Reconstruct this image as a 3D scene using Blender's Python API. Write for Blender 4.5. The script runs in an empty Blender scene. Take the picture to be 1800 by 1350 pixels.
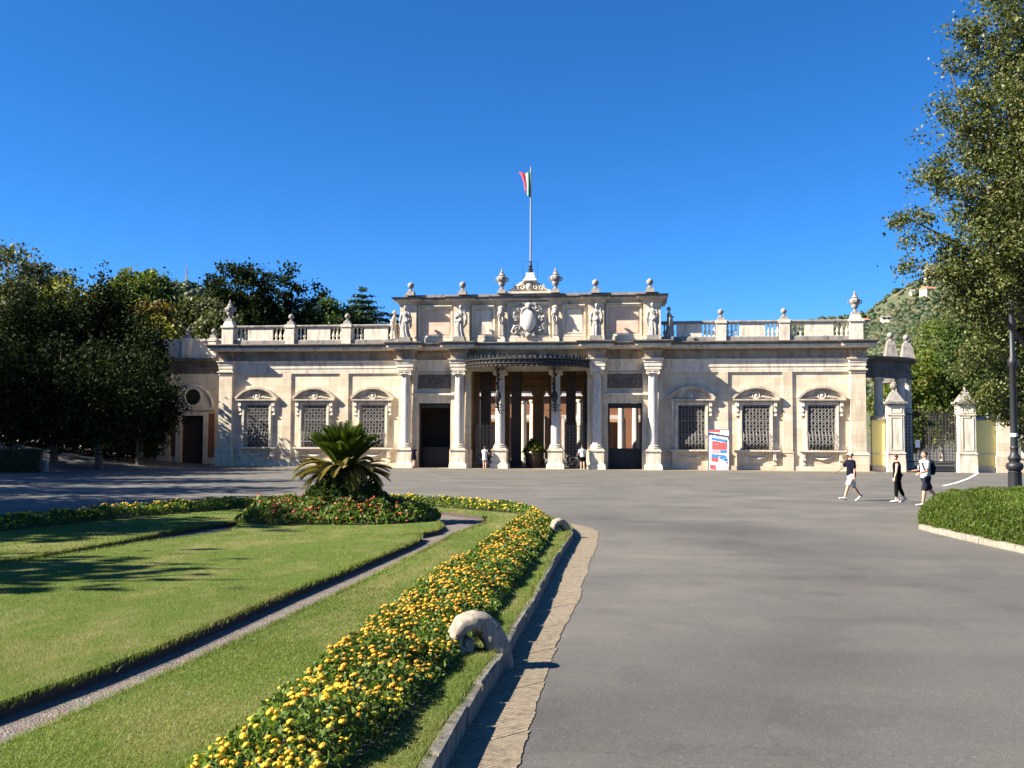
import bpy, bmesh, math, random
import numpy as np
from mathutils import Vector, Matrix, Quaternion
from mathutils.geometry import delaunay_2d_cdt
random.seed(7); RNG = np.random.default_rng(11)
PI = math.pi
scene = bpy.context.scene
COL = scene.collection
# ------------------------------------------------------------------ camera
F_PX, CXP, CYP = 1720.0, 900.0, 675.0
HORIZON, ROLL = 762.3, math.radians(0.242)
CAM = Vector((0, 0, 2.62))
_p = math.atan((HORIZON - CYP) / F_PX)
_fw = Vector((0, math.cos(_p), math.sin(_p))); _u0 = Vector((0, -math.sin(_p), math.cos(_p))); _r0 = Vector((1, 0, 0))
_rt = _r0 * math.cos(ROLL) + _u0 * math.sin(ROLL); _up = _u0 * math.cos(ROLL) - _r0 * math.sin(ROLL)
cam_d = bpy.data.cameras.new('camera'); cam = bpy.data.objects.new('camera', cam_d); COL.objects.link(cam)
cam_d.sensor_width = 36.0; cam_d.lens = F_PX / 1800 * 36.0; cam_d.clip_start = 0.1; cam_d.clip_end = 6000
m = Matrix.Identity(4)
for i in range(3):
    m[i][0] = _rt[i]; m[i][1] = _up[i]; m[i][2] = -_fw[i]; m[i][3] = CAM[i]
cam.matrix_world = m
scene.camera = cam
# ------------------------------------------------------------------ sky, sun, exposure
SUN_TH, SUN_EL = math.radians(76), math.radians(36)      # light travels to the right and a little away from the camera
world = bpy.data.worlds.new('World'); scene.world = world; world.use_nodes = True
wn = world.node_tree.nodes; wl = world.node_tree.links
sky = wn.new('ShaderNodeTexSky'); sky.sky_type = 'NISHITA'; sky.sun_disc = False
sky.sun_elevation = SUN_EL; sky.sun_rotation = SUN_TH + PI
sky.altitude = 3000; sky.air_density = 1.0; sky.dust_density = 0.0; sky.ozone_density = 9.5
hsn = wn.new('ShaderNodeHueSaturation'); hsn.inputs['Saturation'].default_value = 1.13; wl.new(sky.outputs[0], hsn.inputs['Color']); wl.new(hsn.outputs[0], wn['Background'].inputs[0]); wn['Background'].inputs[1].default_value = 0.061
sd = bpy.data.lights.new('sun', 'SUN'); sd.energy = 5.0; sd.angle = math.radians(0.5); sd.color = (1.0, 0.915, 0.78)
sun = bpy.data.objects.new('sun', sd); COL.objects.link(sun)
_d = Vector((math.sin(SUN_TH) * math.cos(SUN_EL), math.cos(SUN_TH) * math.cos(SUN_EL), -math.sin(SUN_EL)))
sun.rotation_euler = _d.to_track_quat('-Z', 'Y').to_euler(); sun.location = (-40, -10, 60)
scene.view_settings.view_transform = 'Standard'; scene.view_settings.look = 'None'
scene.view_settings.exposure = 1.78; scene.view_settings.gamma = 1.0
# ------------------------------------------------------------------ terrain and pixel helpers
def sstep(t):
    t = max(0.0, min(1.0, t)); return t * t * (3 - 2 * t)
def G(x, y):
    z = 1.05 * max(0.0, 1 - y / 74.0) ** 2 if y < 74 else 0.0
    z += 2.3 * sstep((-x - 25) / 20) * sstep((y - 57) / 16)
    return z
def ray(px, py):
    return _fw + _rt * ((px - CXP) / F_PX) - _up * ((py - CYP) / F_PX)
def gp(px, py, zoff=0.0):
    d = ray(px, py); lo = None; t = 1.0
    while t < 400:
        P = CAM + d * t
        if P.z - G(P.x, P.y) - zoff < 0:
            a, b = t - 0.5 if t > 1 else 0, t
            for _ in range(30):
                mid = (a + b) / 2; P = CAM + d * mid
                if P.z - G(P.x, P.y) - zoff < 0: b = mid
                else: a = mid
            P = CAM + d * b
            return Vector((P.x, P.y, P.z))
        t += 0.5
    return CAM + d * 400
def at(px, Y):
    """x for an image column at depth Y (near the horizon)."""
    return (px - CXP) / F_PX * Y
# building frame
ANG = math.radians(7.455); BX0, BD = 1.297, 74.0
EX = Vector((math.cos(ANG), -math.sin(ANG), 0)); EY = Vector((math.sin(ANG), math.cos(ANG), 0))
BO = Vector((0, BD, 0)) + EX * BX0
def bw(x, y, z=0.0): return BO + EX * x + EY * y + Vector((0, 0, z))
# ------------------------------------------------------------------ materials
MATS = {}
def nodes_of(name):
    mt = bpy.data.materials.new(name); mt.use_nodes = True; MATS[name] = mt
    nt = mt.node_tree; return mt, nt.nodes, nt.links, nt.nodes['Principled BSDF']
def ramp(n, stops):
    r = n.new('ShaderNodeValToRGB'); e = r.color_ramp.elements
    while len(e) > 1: e.remove(e[0])
    e[0].position = stops[0][0]; e[0].color = (*stops[0][1], 1)
    for p, c in stops[1:]:
        k = e.new(p); k.color = (*c, 1)
    return r
def noise(n, l, scale, detail=4, rough=.55, coord=None, dist=0):
    t = n.new('ShaderNodeTexNoise'); t.inputs['Scale'].default_value = scale; t.inputs['Detail'].default_value = detail
    t.inputs['Roughness'].default_value = rough; t.inputs['Distortion'].default_value = dist
    if coord is not None: l.new(coord, t.inputs['Vector'])
    return t
def mixc(n, l, fac, a, b, mode='MIX'):
    x = n.new('ShaderNodeMix'); x.data_type = 'RGBA'; x.blend_type = mode
    for sock, v in ((0, fac), (6, a), (7, b)):
        if isinstance(v, (int, float)): x.inputs[sock].default_value = v
        elif isinstance(v, tuple): x.inputs[sock].default_value = (*v, 1)
        else: l.new(v, x.inputs[sock])
    return x.outputs[2]
def bump(n, l, b, h, strength=.3, dist=.02):
    k = n.new('ShaderNodeBump'); k.inputs['Strength'].default_value = strength; k.inputs['Distance'].default_value = dist
    l.new(h, k.inputs['Height']); l.new(k.outputs[0], b.inputs['Normal'])
def coordn(n, kind='Object', scale=(1, 1, 1)):
    c = n.new('ShaderNodeTexCoord'); mp = n.new('ShaderNodeMapping'); mp.inputs['Scale'].default_value = scale
    n.id_data.links.new(c.outputs[kind], mp.inputs['Vector']); return mp.outputs[0]
def stone(name, c1, c2, stain, stain_amt=.45, course=0.0, rough=.85, sc=1.0):
    mt, n, l, b = nodes_of(name); co = coordn(n)
    streak = coordn(n, 'Object', (1.6, 1.6, .35))
    a = noise(n, l, 1.3 * sc, 6, .6, co); fine = noise(n, l, 22 * sc, 5, .7, coordn(n, 'Object', (.5, .5, 2.4)))
    st = noise(n, l, 1.1 * sc, 6, .65, streak)
    base = mixc(n, l, ramp_out(n, l, a.outputs[0], [(.3, (0, 0, 0)), (.7, (1, 1, 1))]), c1, c2)
    base = mixc(n, l, .35, base, mixc(n, l, fine.outputs[0], tuple(x * .6 for x in c1), tuple(min(1, x * 1.25) for x in c2)))
    if course:
        sx = n.new('ShaderNodeSeparateXYZ'); l.new(co, sx.inputs[0]); cx = n.new('ShaderNodeCombineXYZ')
        l.new(sx.outputs[0], cx.inputs[0]); l.new(sx.outputs[2], cx.inputs[1])
        br = n.new('ShaderNodeTexBrick'); l.new(cx.outputs[0], br.inputs['Vector']); br.inputs['Scale'].default_value = 1.0
        br.inputs['Brick Width'].default_value = course * 2.4; br.inputs['Row Height'].default_value = course; br.inputs['Mortar Size'].default_value = .009
        br.inputs['Color1'].default_value = (.78, .71, .64, 1); br.inputs['Color2'].default_value = (1, 1, 1, 1); br.inputs['Mortar'].default_value = (.48, .42, .36, 1)
        base = mixc(n, l, .75, base, mixc(n, l, 1.0, base, br.outputs[0], 'MULTIPLY'))
    base = mixc(n, l, ramp_out(n, l, st.outputs[0], [(.47, (0, 0, 0)), (.7, (stain_amt,) * 3)]), base, stain)
    l.new(base, b.inputs['Base Color']); b.inputs['Roughness'].default_value = rough
    bump(n, l, b, fine.outputs[0], .35, .02)
    return mt
def ramp_out(n, l, src, stops):
    r = ramp(n, stops); l.new(src, r.inputs[0]); return r.outputs[0]
def plain(name, c, rough=.6, metal=0.0, var=.25, sc=8, spec=.5):
    mt, n, l, b = nodes_of(name); a = noise(n, l, sc, 5, .6, coordn(n))
    l.new(mixc(n, l, a.outputs[0], tuple(x * (1 - var) for x in c), tuple(min(1, x * (1 + var)) for x in c)), b.inputs['Base Color'])
    b.inputs['Roughness'].default_value = rough; b.inputs['Metallic'].default_value = metal; b.inputs['Specular IOR Level'].default_value = spec
    return mt
def leafmat(name, cols, trans=.3, rough=.5, patch=.0, spec=.2):
    mt, n, l, b = nodes_of(name)
    g = n.new('ShaderNodeNewGeometry')
    k = len(cols); r = ramp(n, [(i / max(1, k - 1), c) for i, c in enumerate(cols)]); l.new(g.outputs['Random Per Island'], r.inputs[0])
    c = r.outputs[0]
    nz = noise(n, l, .5, 3, .5, coordn(n)); c = mixc(n, l, 1.0, c, ramp_out(n, l, nz.outputs[0], [(.3, (.72,) * 3), (.7, (1.2, 1.2, 1.1))]), 'MULTIPLY')
    if patch:
        pz = noise(n, l, .8, 6, .68, coordn(n, 'Object', (1.5, .6, 1))); c = mixc(n, l, ramp_out(n, l, pz.outputs[0], [(.47, (0, 0, 0)), (.66, (patch,) * 3)]), c, (.24, .20, .085))
    l.new(c, b.inputs['Base Color']); b.inputs['Roughness'].default_value = rough; b.inputs['Specular IOR Level'].default_value = spec
    tr = n.new('ShaderNodeBsdfTranslucent'); l.new(mixc(n, l, 1.0, c, (1.3, 1.35, .55), 'MULTIPLY'), tr.inputs[0])
    mx = n.new('ShaderNodeMixShader'); mx.inputs[0].default_value = trans
    l.new(b.outputs[0], mx.inputs[1]); l.new(tr.outputs[0], mx.inputs[2]); l.new(mx.outputs[0], n['Material Output'].inputs[0])
    return mt
def objrand(name, cols, rough=.6):
    mt, n, l, b = nodes_of(name); g = n.new('ShaderNodeObjectInfo'); k = len(cols)
    gi = n.new('ShaderNodeNewGeometry'); ad = n.new('ShaderNodeMath'); ad.operation = 'MULTIPLY_ADD'; ad.inputs[1].default_value = .3
    l.new(gi.outputs['Random Per Island'], ad.inputs[0]); ml = n.new('ShaderNodeMath'); ml.operation = 'MULTIPLY'; ml.inputs[1].default_value = .7
    l.new(g.outputs['Random'], ml.inputs[0]); l.new(ml.outputs[0], ad.inputs[2])
    r = ramp(n, [(i / (k - 1), c) for i, c in enumerate(cols)]); l.new(ad.outputs[0], r.inputs[0]); l.new(r.outputs[0], b.inputs['Base Color']); b.inputs['Roughness'].default_value = rough
    return mt
stone('travertine', (.60, .51, .375), (.72, .635, .49), (.30, .24, .17), .5, .52)
stone('stained_shaded_frieze', (.27, .20, .13), (.44, .35, .25), (.10, .075, .05), .75)  # brown staining plus the shade of the cornice zone, put into one colour
stone('aged_shaded_trim', (.40, .32, .23), (.60, .52, .41), (.15, .11, .075), .7)  # aged stone; for the pediments the shadow inside them is put into the colour
stone('travertine_trim', (.58, .50, .385), (.72, .645, .525), (.20, .165, .125), .65, 0, .85, 1.6)
stone('pink_travertine', (.60, .42, .32), (.68, .54, .42), (.40, .28, .2), .35, .45)
stone('weathered', (.06, .053, .047), (.17, .15, .13), (.025, .022, .02), .8)
stone('grey_stone', (.17, .155, .14), (.33, .30, .265), (.05, .047, .042), .75, 0, .9, 2.0)
stone('marble', (.52, .48, .42), (.64, .60, .54), (.22, .19, .16), .6, 0, .75, 3.0)
stone('statue_stone', (.27, .245, .22), (.52, .49, .44), (.06, .055, .05), .9, 0, .9, 5.0)
stone('warm_wall', (.40, .22, .10), (.50, .30, .15), (.22, .12, .06), .4)
stone('terracotta', (.17, .07, .03), (.24, .105, .045), (.09, .04, .02), .4)
stone('yellow_plaster', (.80, .66, .22), (.84, .72, .28), (.55, .42, .18), .25)
stone('kerb_stone', (.10, .09, .07), (.24, .215, .18), (.03, .03, .022), .85, 0, .95, 9.0)
stone('lichen_stone', (.17, .14, .105), (.37, .325, .265), (.07, .06, .04), .9, 0, .95, 12.0)
stone('gutter_stone', (.15, .12, .08), (.27, .215, .145), (.06, .05, .035), .8, 0, .95, 9.0)
plain('iron', (.035, .033, .032), .5, .4); plain('iron_grey', (.27, .26, .25), .55, .2); plain('dark_void', (.012, .011, .010), .9)
plain('lamp_paint', (.022, .024, .028), .5, .3); plain('white_paint', (.75, .74, .72), .6, 0, .06)
plain('bark', (.10, .075, .055), .9, 0, .5, 14); plain('pale_bark', (.36, .33, .27), .9, 0, .35, 9); plain('soil', (.055, .04, .03), .95, 0, .4, 20)
plain('relief', (.15, .12, .10), .9, 0, .45, 12); plain('glass_roof', (.05, .055, .05), .35); plain('dark_wood_and_shade', (.035, .022, .015), .6)  # the dark wood colour also stands for shade on the inner piers
plain('skin', (.55, .33, .23), .55, 0, .08); plain('skin_tan', (.42, .23, .15), .55, 0, .08)
plain('navy', (.006, .007, .018), .95, 0, .25, 8, .1); plain('white_cloth', (.55, .54, .52), .9, 0, .08, 8, .1); plain('black_cloth', (.005, .005, .006), .95, 0, .25, 8, .1); plain('denim', (.015, .018, .026), .95, 0, .25, 8, .1)
plain('grey_cloth', (.30, .31, .33), .9, 0, .1, 8, .1); plain('red_cloth', (.45, .05, .05), .7); plain('hair_dark', (.03, .018, .012), .6); plain('hair_red', (.14, .03, .02), .6)
plain('rubber', (.02, .02, .02), .7); plain('chrome', (.5, .5, .52), .3, .9); plain('blue_paint', (.05, .12, .3), .4)
plain('flag_green', (.01, .36, .12), .8); plain('flag_white', (.75, .74, .72), .8, 0, .05); plain('flag_red', (.62, .05, .09), .8)
plain('roof_tile', (.42, .16, .09), .9, 0, .3, 30); plain('house_wall', (.66, .58, .45), .9); plain('rock', (.32, .27, .21), .9)
plain('print_red', (.62, .10, .10), .5, 0, .2, 30); plain('print_blue', (.06, .22, .5), .5, 0, .2, 30); plain('print_dark', (.03, .035, .09), .5); plain('print_white', (.8, .8, .78), .5, 0, .05); plain('print_pink', (.62, .35, .42), .5)
leafmat('leaf_oak', [(.035, .052, .014), (.07, .09, .022), (.11, .125, .035), (.17, .16, .06)], .28, .5, spec=.3)
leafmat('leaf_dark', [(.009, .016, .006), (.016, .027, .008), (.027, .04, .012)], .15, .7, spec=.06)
leafmat('leaf_mid', [(.03, .055, .014), (.05, .085, .02), (.075, .11, .025)], .3)
leafmat('leaf_bright', [(.05, .095, .016), (.085, .14, .022), (.14, .17, .03), (.16, .12, .03)], .35)
leafmat('leaf_olive', [(.06, .075, .03), (.09, .10, .045), (.12, .12, .05)], .25)
leafmat('leaf_brown', [(.12, .07, .02), (.16, .11, .03), (.09, .09, .02)], .3)
leafmat('leaf_yellow', [(.18, .19, .03), (.24, .22, .04), (.13, .15, .03)], .35)
leafmat('leaf_blue', [(.02, .05, .03), (.035, .07, .045)], .15)
leafmat('lantana_leaf', [(.055, .095, .018), (.085, .14, .028), (.12, .175, .038), (.16, .20, .06)], .35, .5)
leafmat('heath_leaf', [(.045, .085, .012), (.075, .13, .018), (.11, .16, .025), (.10, .09, .03)], .35)
leafmat('grass_blade', [(.075, .125, .02), (.115, .17, .03), (.155, .20, .042), (.24, .215, .085)], .3, patch=.62)
leafmat('frond_green', [(.045, .075, .010), (.07, .11, .015), (.115, .15, .025)], .3, .5, spec=.25)
leafmat('frond_old', [(.07, .075, .012), (.12, .11, .018), (.16, .12, .022), (.13, .07, .018)], .3, .5)
leafmat('hill_leaf', [(.016, .032, .014), (.03, .048, .02), (.05, .06, .026), (.085, .08, .042)], .0)
objrand('lantana_yellow', [(.60, .33, .006), (.68, .43, .012), (.64, .38, .008), (.52, .19, .006)]); objrand('lantana_red', [(.38, .045, .01), (.46, .10, .02), (.26, .02, .01)])
ARC_C, ARC_R = (-5.5, 16.0), 12.3     # worn wheel track swinging round the garden island
def ground_mats():
    mt, n, l, b = nodes_of('asphalt'); co = coordn(n)
    f = noise(n, l, 160, 3, .8, co); big = noise(n, l, .35, 5, .6, co); st = noise(n, l, .25, 4, .6, coordn(n, 'Object', (.25, 2.2, 1)))
    c = mixc(n, l, ramp_out(n, l, f.outputs[0], [(.35, (0, 0, 0)), (.68, (1, 1, 1))]), (.066, .063, .055), (.162, .154, .136))
    c = mixc(n, l, 1.0, c, ramp_out(n, l, big.outputs[0], [(.35, (.74, .735, .73)), (.65, (1.12, 1.09, 1.05))]), 'MULTIPLY')
    c = mixc(n, l, 1.0, c, ramp_out(n, l, st.outputs[0], [(.40, (.86, .86, .87)), (.58, (1, 1, 1))]), 'MULTIPLY')
    md = noise(n, l, 28, 4, .75, co); c = mixc(n, l, 1.0, c, ramp_out(n, l, md.outputs[0], [(.3, (.8, .8, .8)), (.7, (1.17, 1.17, 1.17))]), 'MULTIPLY')
    gx = n.new('ShaderNodeVectorMath'); gx.operation = 'DISTANCE'; l.new(mixv(n, l, co, noise(n, l, .3, 3, .5, co).outputs['Color'], 1.6), gx.inputs[0]); gx.inputs[1].default_value = (ARC_C[0], ARC_C[1], .5)
    dv = n.new('ShaderNodeMath'); dv.operation = 'DIVIDE'; l.new(gx.outputs['Value'], dv.inputs[0]); dv.inputs[1].default_value = 2 * ARC_R
    w_ = 1.0 / ARC_R
    c = mixc(n, l, 1.0, c, ramp_out(n, l, dv.outputs[0], [(.5 - 3.2 * w_ / 2, (1, 1, 1)), (.5 - 1.4 * w_ / 2, (.74, .74, .76)), (.5 + .6 * w_ / 2, (.78, .78, .80)), (.5 + 2.6 * w_ / 2, (1, 1, 1))]), 'MULTIPLY')
    vo = n.new('ShaderNodeTexVoronoi'); vo.feature = 'DISTANCE_TO_EDGE'; vo.inputs['Scale'].default_value = .33; l.new(mixv(n, l, co, noise(n, l, 2.5, 6, .75, co).outputs['Color'], .9), vo.inputs['Vector'])
    cm = n.new('ShaderNodeMath'); cm.operation = 'MULTIPLY'; l.new(ramp_out(n, l, vo.outputs[0], [(.0, (.7,) * 3), (.006, (0, 0, 0))]), cm.inputs[0]); l.new(ramp_out(n, l, noise(n, l, .22, 3, .5, co).outputs[0], [(.5, (0, 0, 0)), (.6, (1, 1, 1))]), cm.inputs[1]); c = mixc(n, l, cm.outputs[0], c, (.03, .029, .028))
    pt = noise(n, l, .9, 3, .4, co); c = mixc(n, l, 1.0, c, ramp_out(n, l, pt.outputs[0], [(.36, (.86, .86, .87)), (.41, (1, 1, 1)), (.62, (1, 1, 1)), (.68, (1.1, 1.09, 1.07))]), 'MULTIPLY')
    sp = noise(n, l, 70, 1, .5, co); c = mixc(n, l, ramp_out(n, l, sp.outputs[0], [(.69, (0, 0, 0)), (.74, (.6,) * 3)]), c, (.26, .24, .215))
    l.new(c, b.inputs['Base Color']); b.inputs['Roughness'].default_value = .9; bump(n, l, b, f.outputs[0], .5, .008)
    mt, n, l, b = nodes_of('lawn'); co = coordn(n)
    f = noise(n, l, 45, 4, .8, co); pa = noise(n, l, .8, 6, .68, coordn(n, 'Object', (1.5, .6, 1))); p2 = noise(n, l, 2.6, 4, .6, co)
    c = mixc(n, l, f.outputs[0], (.055, .09, .014), (.13, .175, .035))
    c = mixc(n, l, ramp_out(n, l, pa.outputs[0], [(.48, (0, 0, 0)), (.66, (.62,) * 3)]), c, (.23, .2, .085))
    c = mixc(n, l, ramp_out(n, l, p2.outputs[0], [(.55, (0, 0, 0)), (.75, (.4,) * 3)]), c, (.05, .09, .015))
    l.new(c, b.inputs['Base Color']); b.inputs['Roughness'].default_value = .9; b.inputs['Specular IOR Level'].default_value = .1; bump(n, l, b, f.outputs[0], 1.0, .03)
    mt, n, l, b = nodes_of('gravel'); co = coordn(n)
    vo = n.new('ShaderNodeTexVoronoi'); vo.inputs['Scale'].default_value = 55; l.new(co, vo.inputs['Vector']); f = noise(n, l, 9, 5, .7, co)
    c = mixc(n, l, ramp_out(n, l, f.outputs[0], [(.3, (0, 0, 0)), (.7, (1, 1, 1))]), (.12, .098, .082), (.24, .20, .165)); c = mixc(n, l, .5, c, mixc(n, l, 1.0, c, vo.outputs['Color'], 'MULTIPLY'))
    l.new(c, b.inputs['Base Color']); b.inputs['Roughness'].default_value = .95; bump(n, l, b, vo.outputs['Distance'], .8, .015)
    mt, n, l, b = nodes_of('dry_ground'); co = coordn(n); f = noise(n, l, .06, 7, .7, co)
    l.new(ramp_out(n, l, f.outputs[0], [(.35, (.045, .06, .025)), (.55, (.08, .085, .04)), (.72, (.15, .125, .07))]), b.inputs['Base Color']); b.inputs['Roughness'].default_value = 1
def mixv(n, l, a, b, f):
    x = n.new('ShaderNodeMix'); x.data_type = 'RGBA'; x.blend_type = 'ADD'; x.inputs[0].default_value = f; l.new(a, x.inputs[6]); l.new(b, x.inputs[7]); return x.outputs[2]
ground_mats()
# ------------------------------------------------------------------ mesh builder
class MB:
    def __init__(s): s.v = []; s.f = []; s.mi = []; s.cur = 0
    def add(s, vs, fs):
        o = len(s.v); s.v.extend([tuple(v) for v in vs]); s.f.extend([tuple(i + o for i in f) for f in fs]); s.mi.extend([s.cur] * len(fs)); return s
    def box(s, x0, x1, y0, y1, z0, z1):
        return s.add([(x, y, z) for z in (z0, z1) for y in (y0, y1) for x in (x0, x1)], [(0, 2, 3, 1), (4, 5, 7, 6), (0, 1, 5, 4), (2, 6, 7, 3), (0, 4, 6, 2), (1, 3, 7, 5)])
    def taper(s, cx, cy, z0, z1, w0, d0, w1, d1):
        v = [(cx + sx * w / 2, cy + sy * d / 2, z) for z, w, d in ((z0, w0, d0), (z1, w1, d1)) for sy in (-1, 1) for sx in (-1, 1)]
        return s.add(v, [(0, 2, 3, 1), (4, 5, 7, 6), (0, 1, 5, 4), (2, 6, 7, 3), (0, 4, 6, 2), (1, 3, 7, 5)])
    def lathe(s, prof, n=16, c=(0, 0), sx=1, sy=1, rmod=None):
        vs = []; k = len(prof)
        for j, (r, z) in enumerate(prof):
            for i in range(n):
                a = 2 * PI * i / n; q = r * (rmod(a, j) if rmod else 1)
                vs.append((c[0] + q * sx * math.cos(a), c[1] + q * sy * math.sin(a), z))
        fs = [(j * n + i, j * n + (i + 1) % n, (j + 1) * n + (i + 1) % n, (j + 1) * n + i) for j in range(k - 1) for i in range(n)]
        fs.append(tuple(range(n - 1, -1, -1))); fs.append(tuple((k - 1) * n + i for i in range(n)))
        return s.add(vs, fs)
    def tube(s, pts, rad, n=6, closed=False, flat=1.0):
        pts = [Vector(p) for p in pts]; k = len(pts)
        if not isinstance(rad, (list, tuple)): rad = [rad] * k
        vs = []; ref = None
        for i, p in enumerate(pts):
            t = (pts[(i + 1) % k] - pts[i - 1]) if closed else (pts[min(i + 1, k - 1)] - pts[max(i - 1, 0)])
            t = t.normalized() if t.length > 1e-9 else Vector((0, 0, 1))
            if ref is None: ref = Vector((0, 1, 0)) if abs(t.y) < .9 else Vector((1, 0, 0))
            u = (ref - t * ref.dot(t)); u = u.normalized() if u.length > 1e-6 else t.orthogonal().normalized(); ref = u; w = t.cross(u)
            for j in range(n):
                a = 2 * PI * j / n; vs.append(p + u * (math.cos(a) * rad[i] * flat) + w * (math.sin(a) * rad[i]))
        m_ = k if closed else k - 1
        fs = [(i * n + j, i * n + (j + 1) % n, ((i + 1) % k) * n + (j + 1) % n, ((i + 1) % k) * n + j) for i in range(m_) for j in range(n)]
        if not closed: fs += [tuple(range(n - 1, -1, -1)), tuple((k - 1) * n + j for j in range(n))]
        return s.add(vs, fs)
    def ell(s, c, r, nu=12, nv=8):
        pr = [(max(1e-3, math.sin(PI * j / nv)), -math.cos(PI * j / nv)) for j in range(nv + 1)]
        vs = [(c[0] + r[0] * q * math.cos(2 * PI * i / nu), c[1] + r[1] * q * math.sin(2 * PI * i / nu), c[2] + r[2] * z) for q, z in pr for i in range(nu)]
        return s.add(vs, [(j * nu + i, j * nu + (i + 1) % nu, (j + 1) * nu + (i + 1) % nu, (j + 1) * nu + i) for j in range(nv) for i in range(nu)])
    def sweep(s, path, prof, closed=False):
        """profile (out, z) carried along a plan path; outward is to the right of the walking direction."""
        P = [Vector((p[0], p[1])) for p in path]; k = len(P); offs = []
        for i in range(k):
            def nrm(a, b):
                d = (b - a).normalized(); return Vector((d.y, -d.x))
            if closed: n1, n2 = nrm(P[i - 1], P[i]), nrm(P[i], P[(i + 1) % k])
            else:
                n1 = nrm(P[max(i - 1, 0)], P[max(i, 1)]); n2 = nrm(P[min(i, k - 2)], P[min(i + 1, k - 1)])
            offs.append((n1 + n2) / max(.2, 1 + n1.dot(n2)))
        q = len(prof); vs = [(P[i].x + offs[i].x * o, P[i].y + offs[i].y * o, z) for i in range(k) for o, z in prof]
        m_ = k if closed else k - 1
        fs = [(i * q + j, ((i + 1) % k) * q + j, ((i + 1) % k) * q + (j + 1) % q, i * q + (j + 1) % q) for i in range(m_) for j in range(q)]
        if not closed: fs += [tuple(range(q)), tuple((k - 1) * q + j for j in range(q - 1, -1, -1))]
        return s.add(vs, fs)
    def wall(s, x0, x1, z0, z1, y0, y1, openings):
        """upright wall with rectangular openings (ox0, ox1, oz0, oz1)"""
        xs = sorted({x0, x1, *[o[0] for o in openings], *[o[1] for o in openings]}); zs = sorted({z0, z1, *[o[2] for o in openings], *[o[3] for o in openings]})
        solid = lambda i, j: 0 <= i < len(xs) - 1 and 0 <= j < len(zs) - 1 and not any(o[0] - 1e-6 < (xs[i] + xs[i + 1]) / 2 < o[1] and o[2] - 1e-6 < (zs[j] + zs[j + 1]) / 2 < o[3] for o in openings)
        for i in range(len(xs) - 1):
            for j in range(len(zs) - 1):
                if not solid(i, j): continue
                a, b, c, d = xs[i], xs[i + 1], zs[j], zs[j + 1]
                s.add([(a, y0, c), (b, y0, c), (b, y0, d), (a, y0, d)], [(0, 1, 2, 3)]); s.add([(a, y1, c), (b, y1, c), (b, y1, d), (a, y1, d)], [(3, 2, 1, 0)])
                for di, dj, q in ((-1, 0, [(a, y0, c), (a, y0, d), (a, y1, d), (a, y1, c)]), (1, 0, [(b, y0, c), (b, y1, c), (b, y1, d), (b, y0, d)]), (0, -1, [(a, y0, c), (a, y1, c), (b, y1, c), (b, y0, c)]), (0, 1, [(a, y0, d), (b, y0, d), (b, y1, d), (a, y1, d)])):
                    if not solid(i + di, j + dj): s.add(q, [(0, 1, 2, 3)])
        return s
    def mesh(s, name, mats, smooth=None, weld=False):
        me = bpy.data.meshes.new(name); me.from_pydata(s.v, [], s.f)
        for mt in (mats if isinstance(mats, (list, tuple)) else [mats]): me.materials.append(MATS[mt])
        if any(s.mi): me.polygons.foreach_set('material_index', s.mi)
        b = bmesh.new(); b.from_mesh(me)
        if weld: bmesh.ops.remove_doubles(b, verts=b.verts, dist=1e-4)
        bmesh.ops.recalc_face_normals(b, faces=b.faces); b.to_mesh(me); b.free()
        if smooth is not None: me.shade_smooth(); me.set_sharp_from_angle(angle=math.radians(smooth))
        return me
    def build(s, name, mats, parent=None, smooth=None, loc=None, rot=None):
        return link(name, s.mesh(name, mats, smooth), parent, loc, rot)
def link(name, me, parent=None, loc=None, rot=None, scale=None):
    o = bpy.data.objects.new(name, me); COL.objects.link(o)
    if parent is not None: o.parent = parent
    if loc is not None: o.location = loc
    if rot is not None: o.rotation_euler = rot if isinstance(rot, (tuple, list)) else (0, 0, rot)
    if scale is not None: o.scale = scale if isinstance(scale, (tuple, list)) else (scale,) * 3
    return o
def tag(o, label, cat, group=None, kind=None):
    o['label'] = label; o['category'] = cat
    if group: o['group'] = group
    if kind: o['kind'] = kind
    return o
def struct(o): o['kind'] = 'structure'; return o
def empty(name, loc=(0, 0, 0), rz=0.0):
    o = bpy.data.objects.new(name, None); COL.objects.link(o); o.location = loc; o.rotation_euler = (0, 0, rz); o.empty_display_size = .3; return o
def copy_tree(o, parent=None):
    c = o.copy(); COL.objects.link(c); c.parent = parent
    for ch in list(o.children): copy_tree(ch, c)
    return c
def np_mesh(name, V, Fq, mat, smooth=False):
    """V (n,3) float, Fq (m,k) int"""
    me = bpy.data.meshes.new(name); k = Fq.shape[1]
    me.vertices.add(len(V)); me.vertices.foreach_set('co', np.ascontiguousarray(V, dtype=np.float32).ravel())
    me.loops.add(Fq.size); me.loops.foreach_set('vertex_index', np.ascontiguousarray(Fq, dtype=np.int32).ravel())
    me.polygons.add(len(Fq)); me.polygons.foreach_set('loop_start', np.arange(0, Fq.size, k, dtype=np.int32)); me.polygons.foreach_set('loop_total', np.full(len(Fq), k, dtype=np.int32))
    me.materials.append(MATS[mat]); me.update(calc_edges=True); me.validate()
    return me
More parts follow.
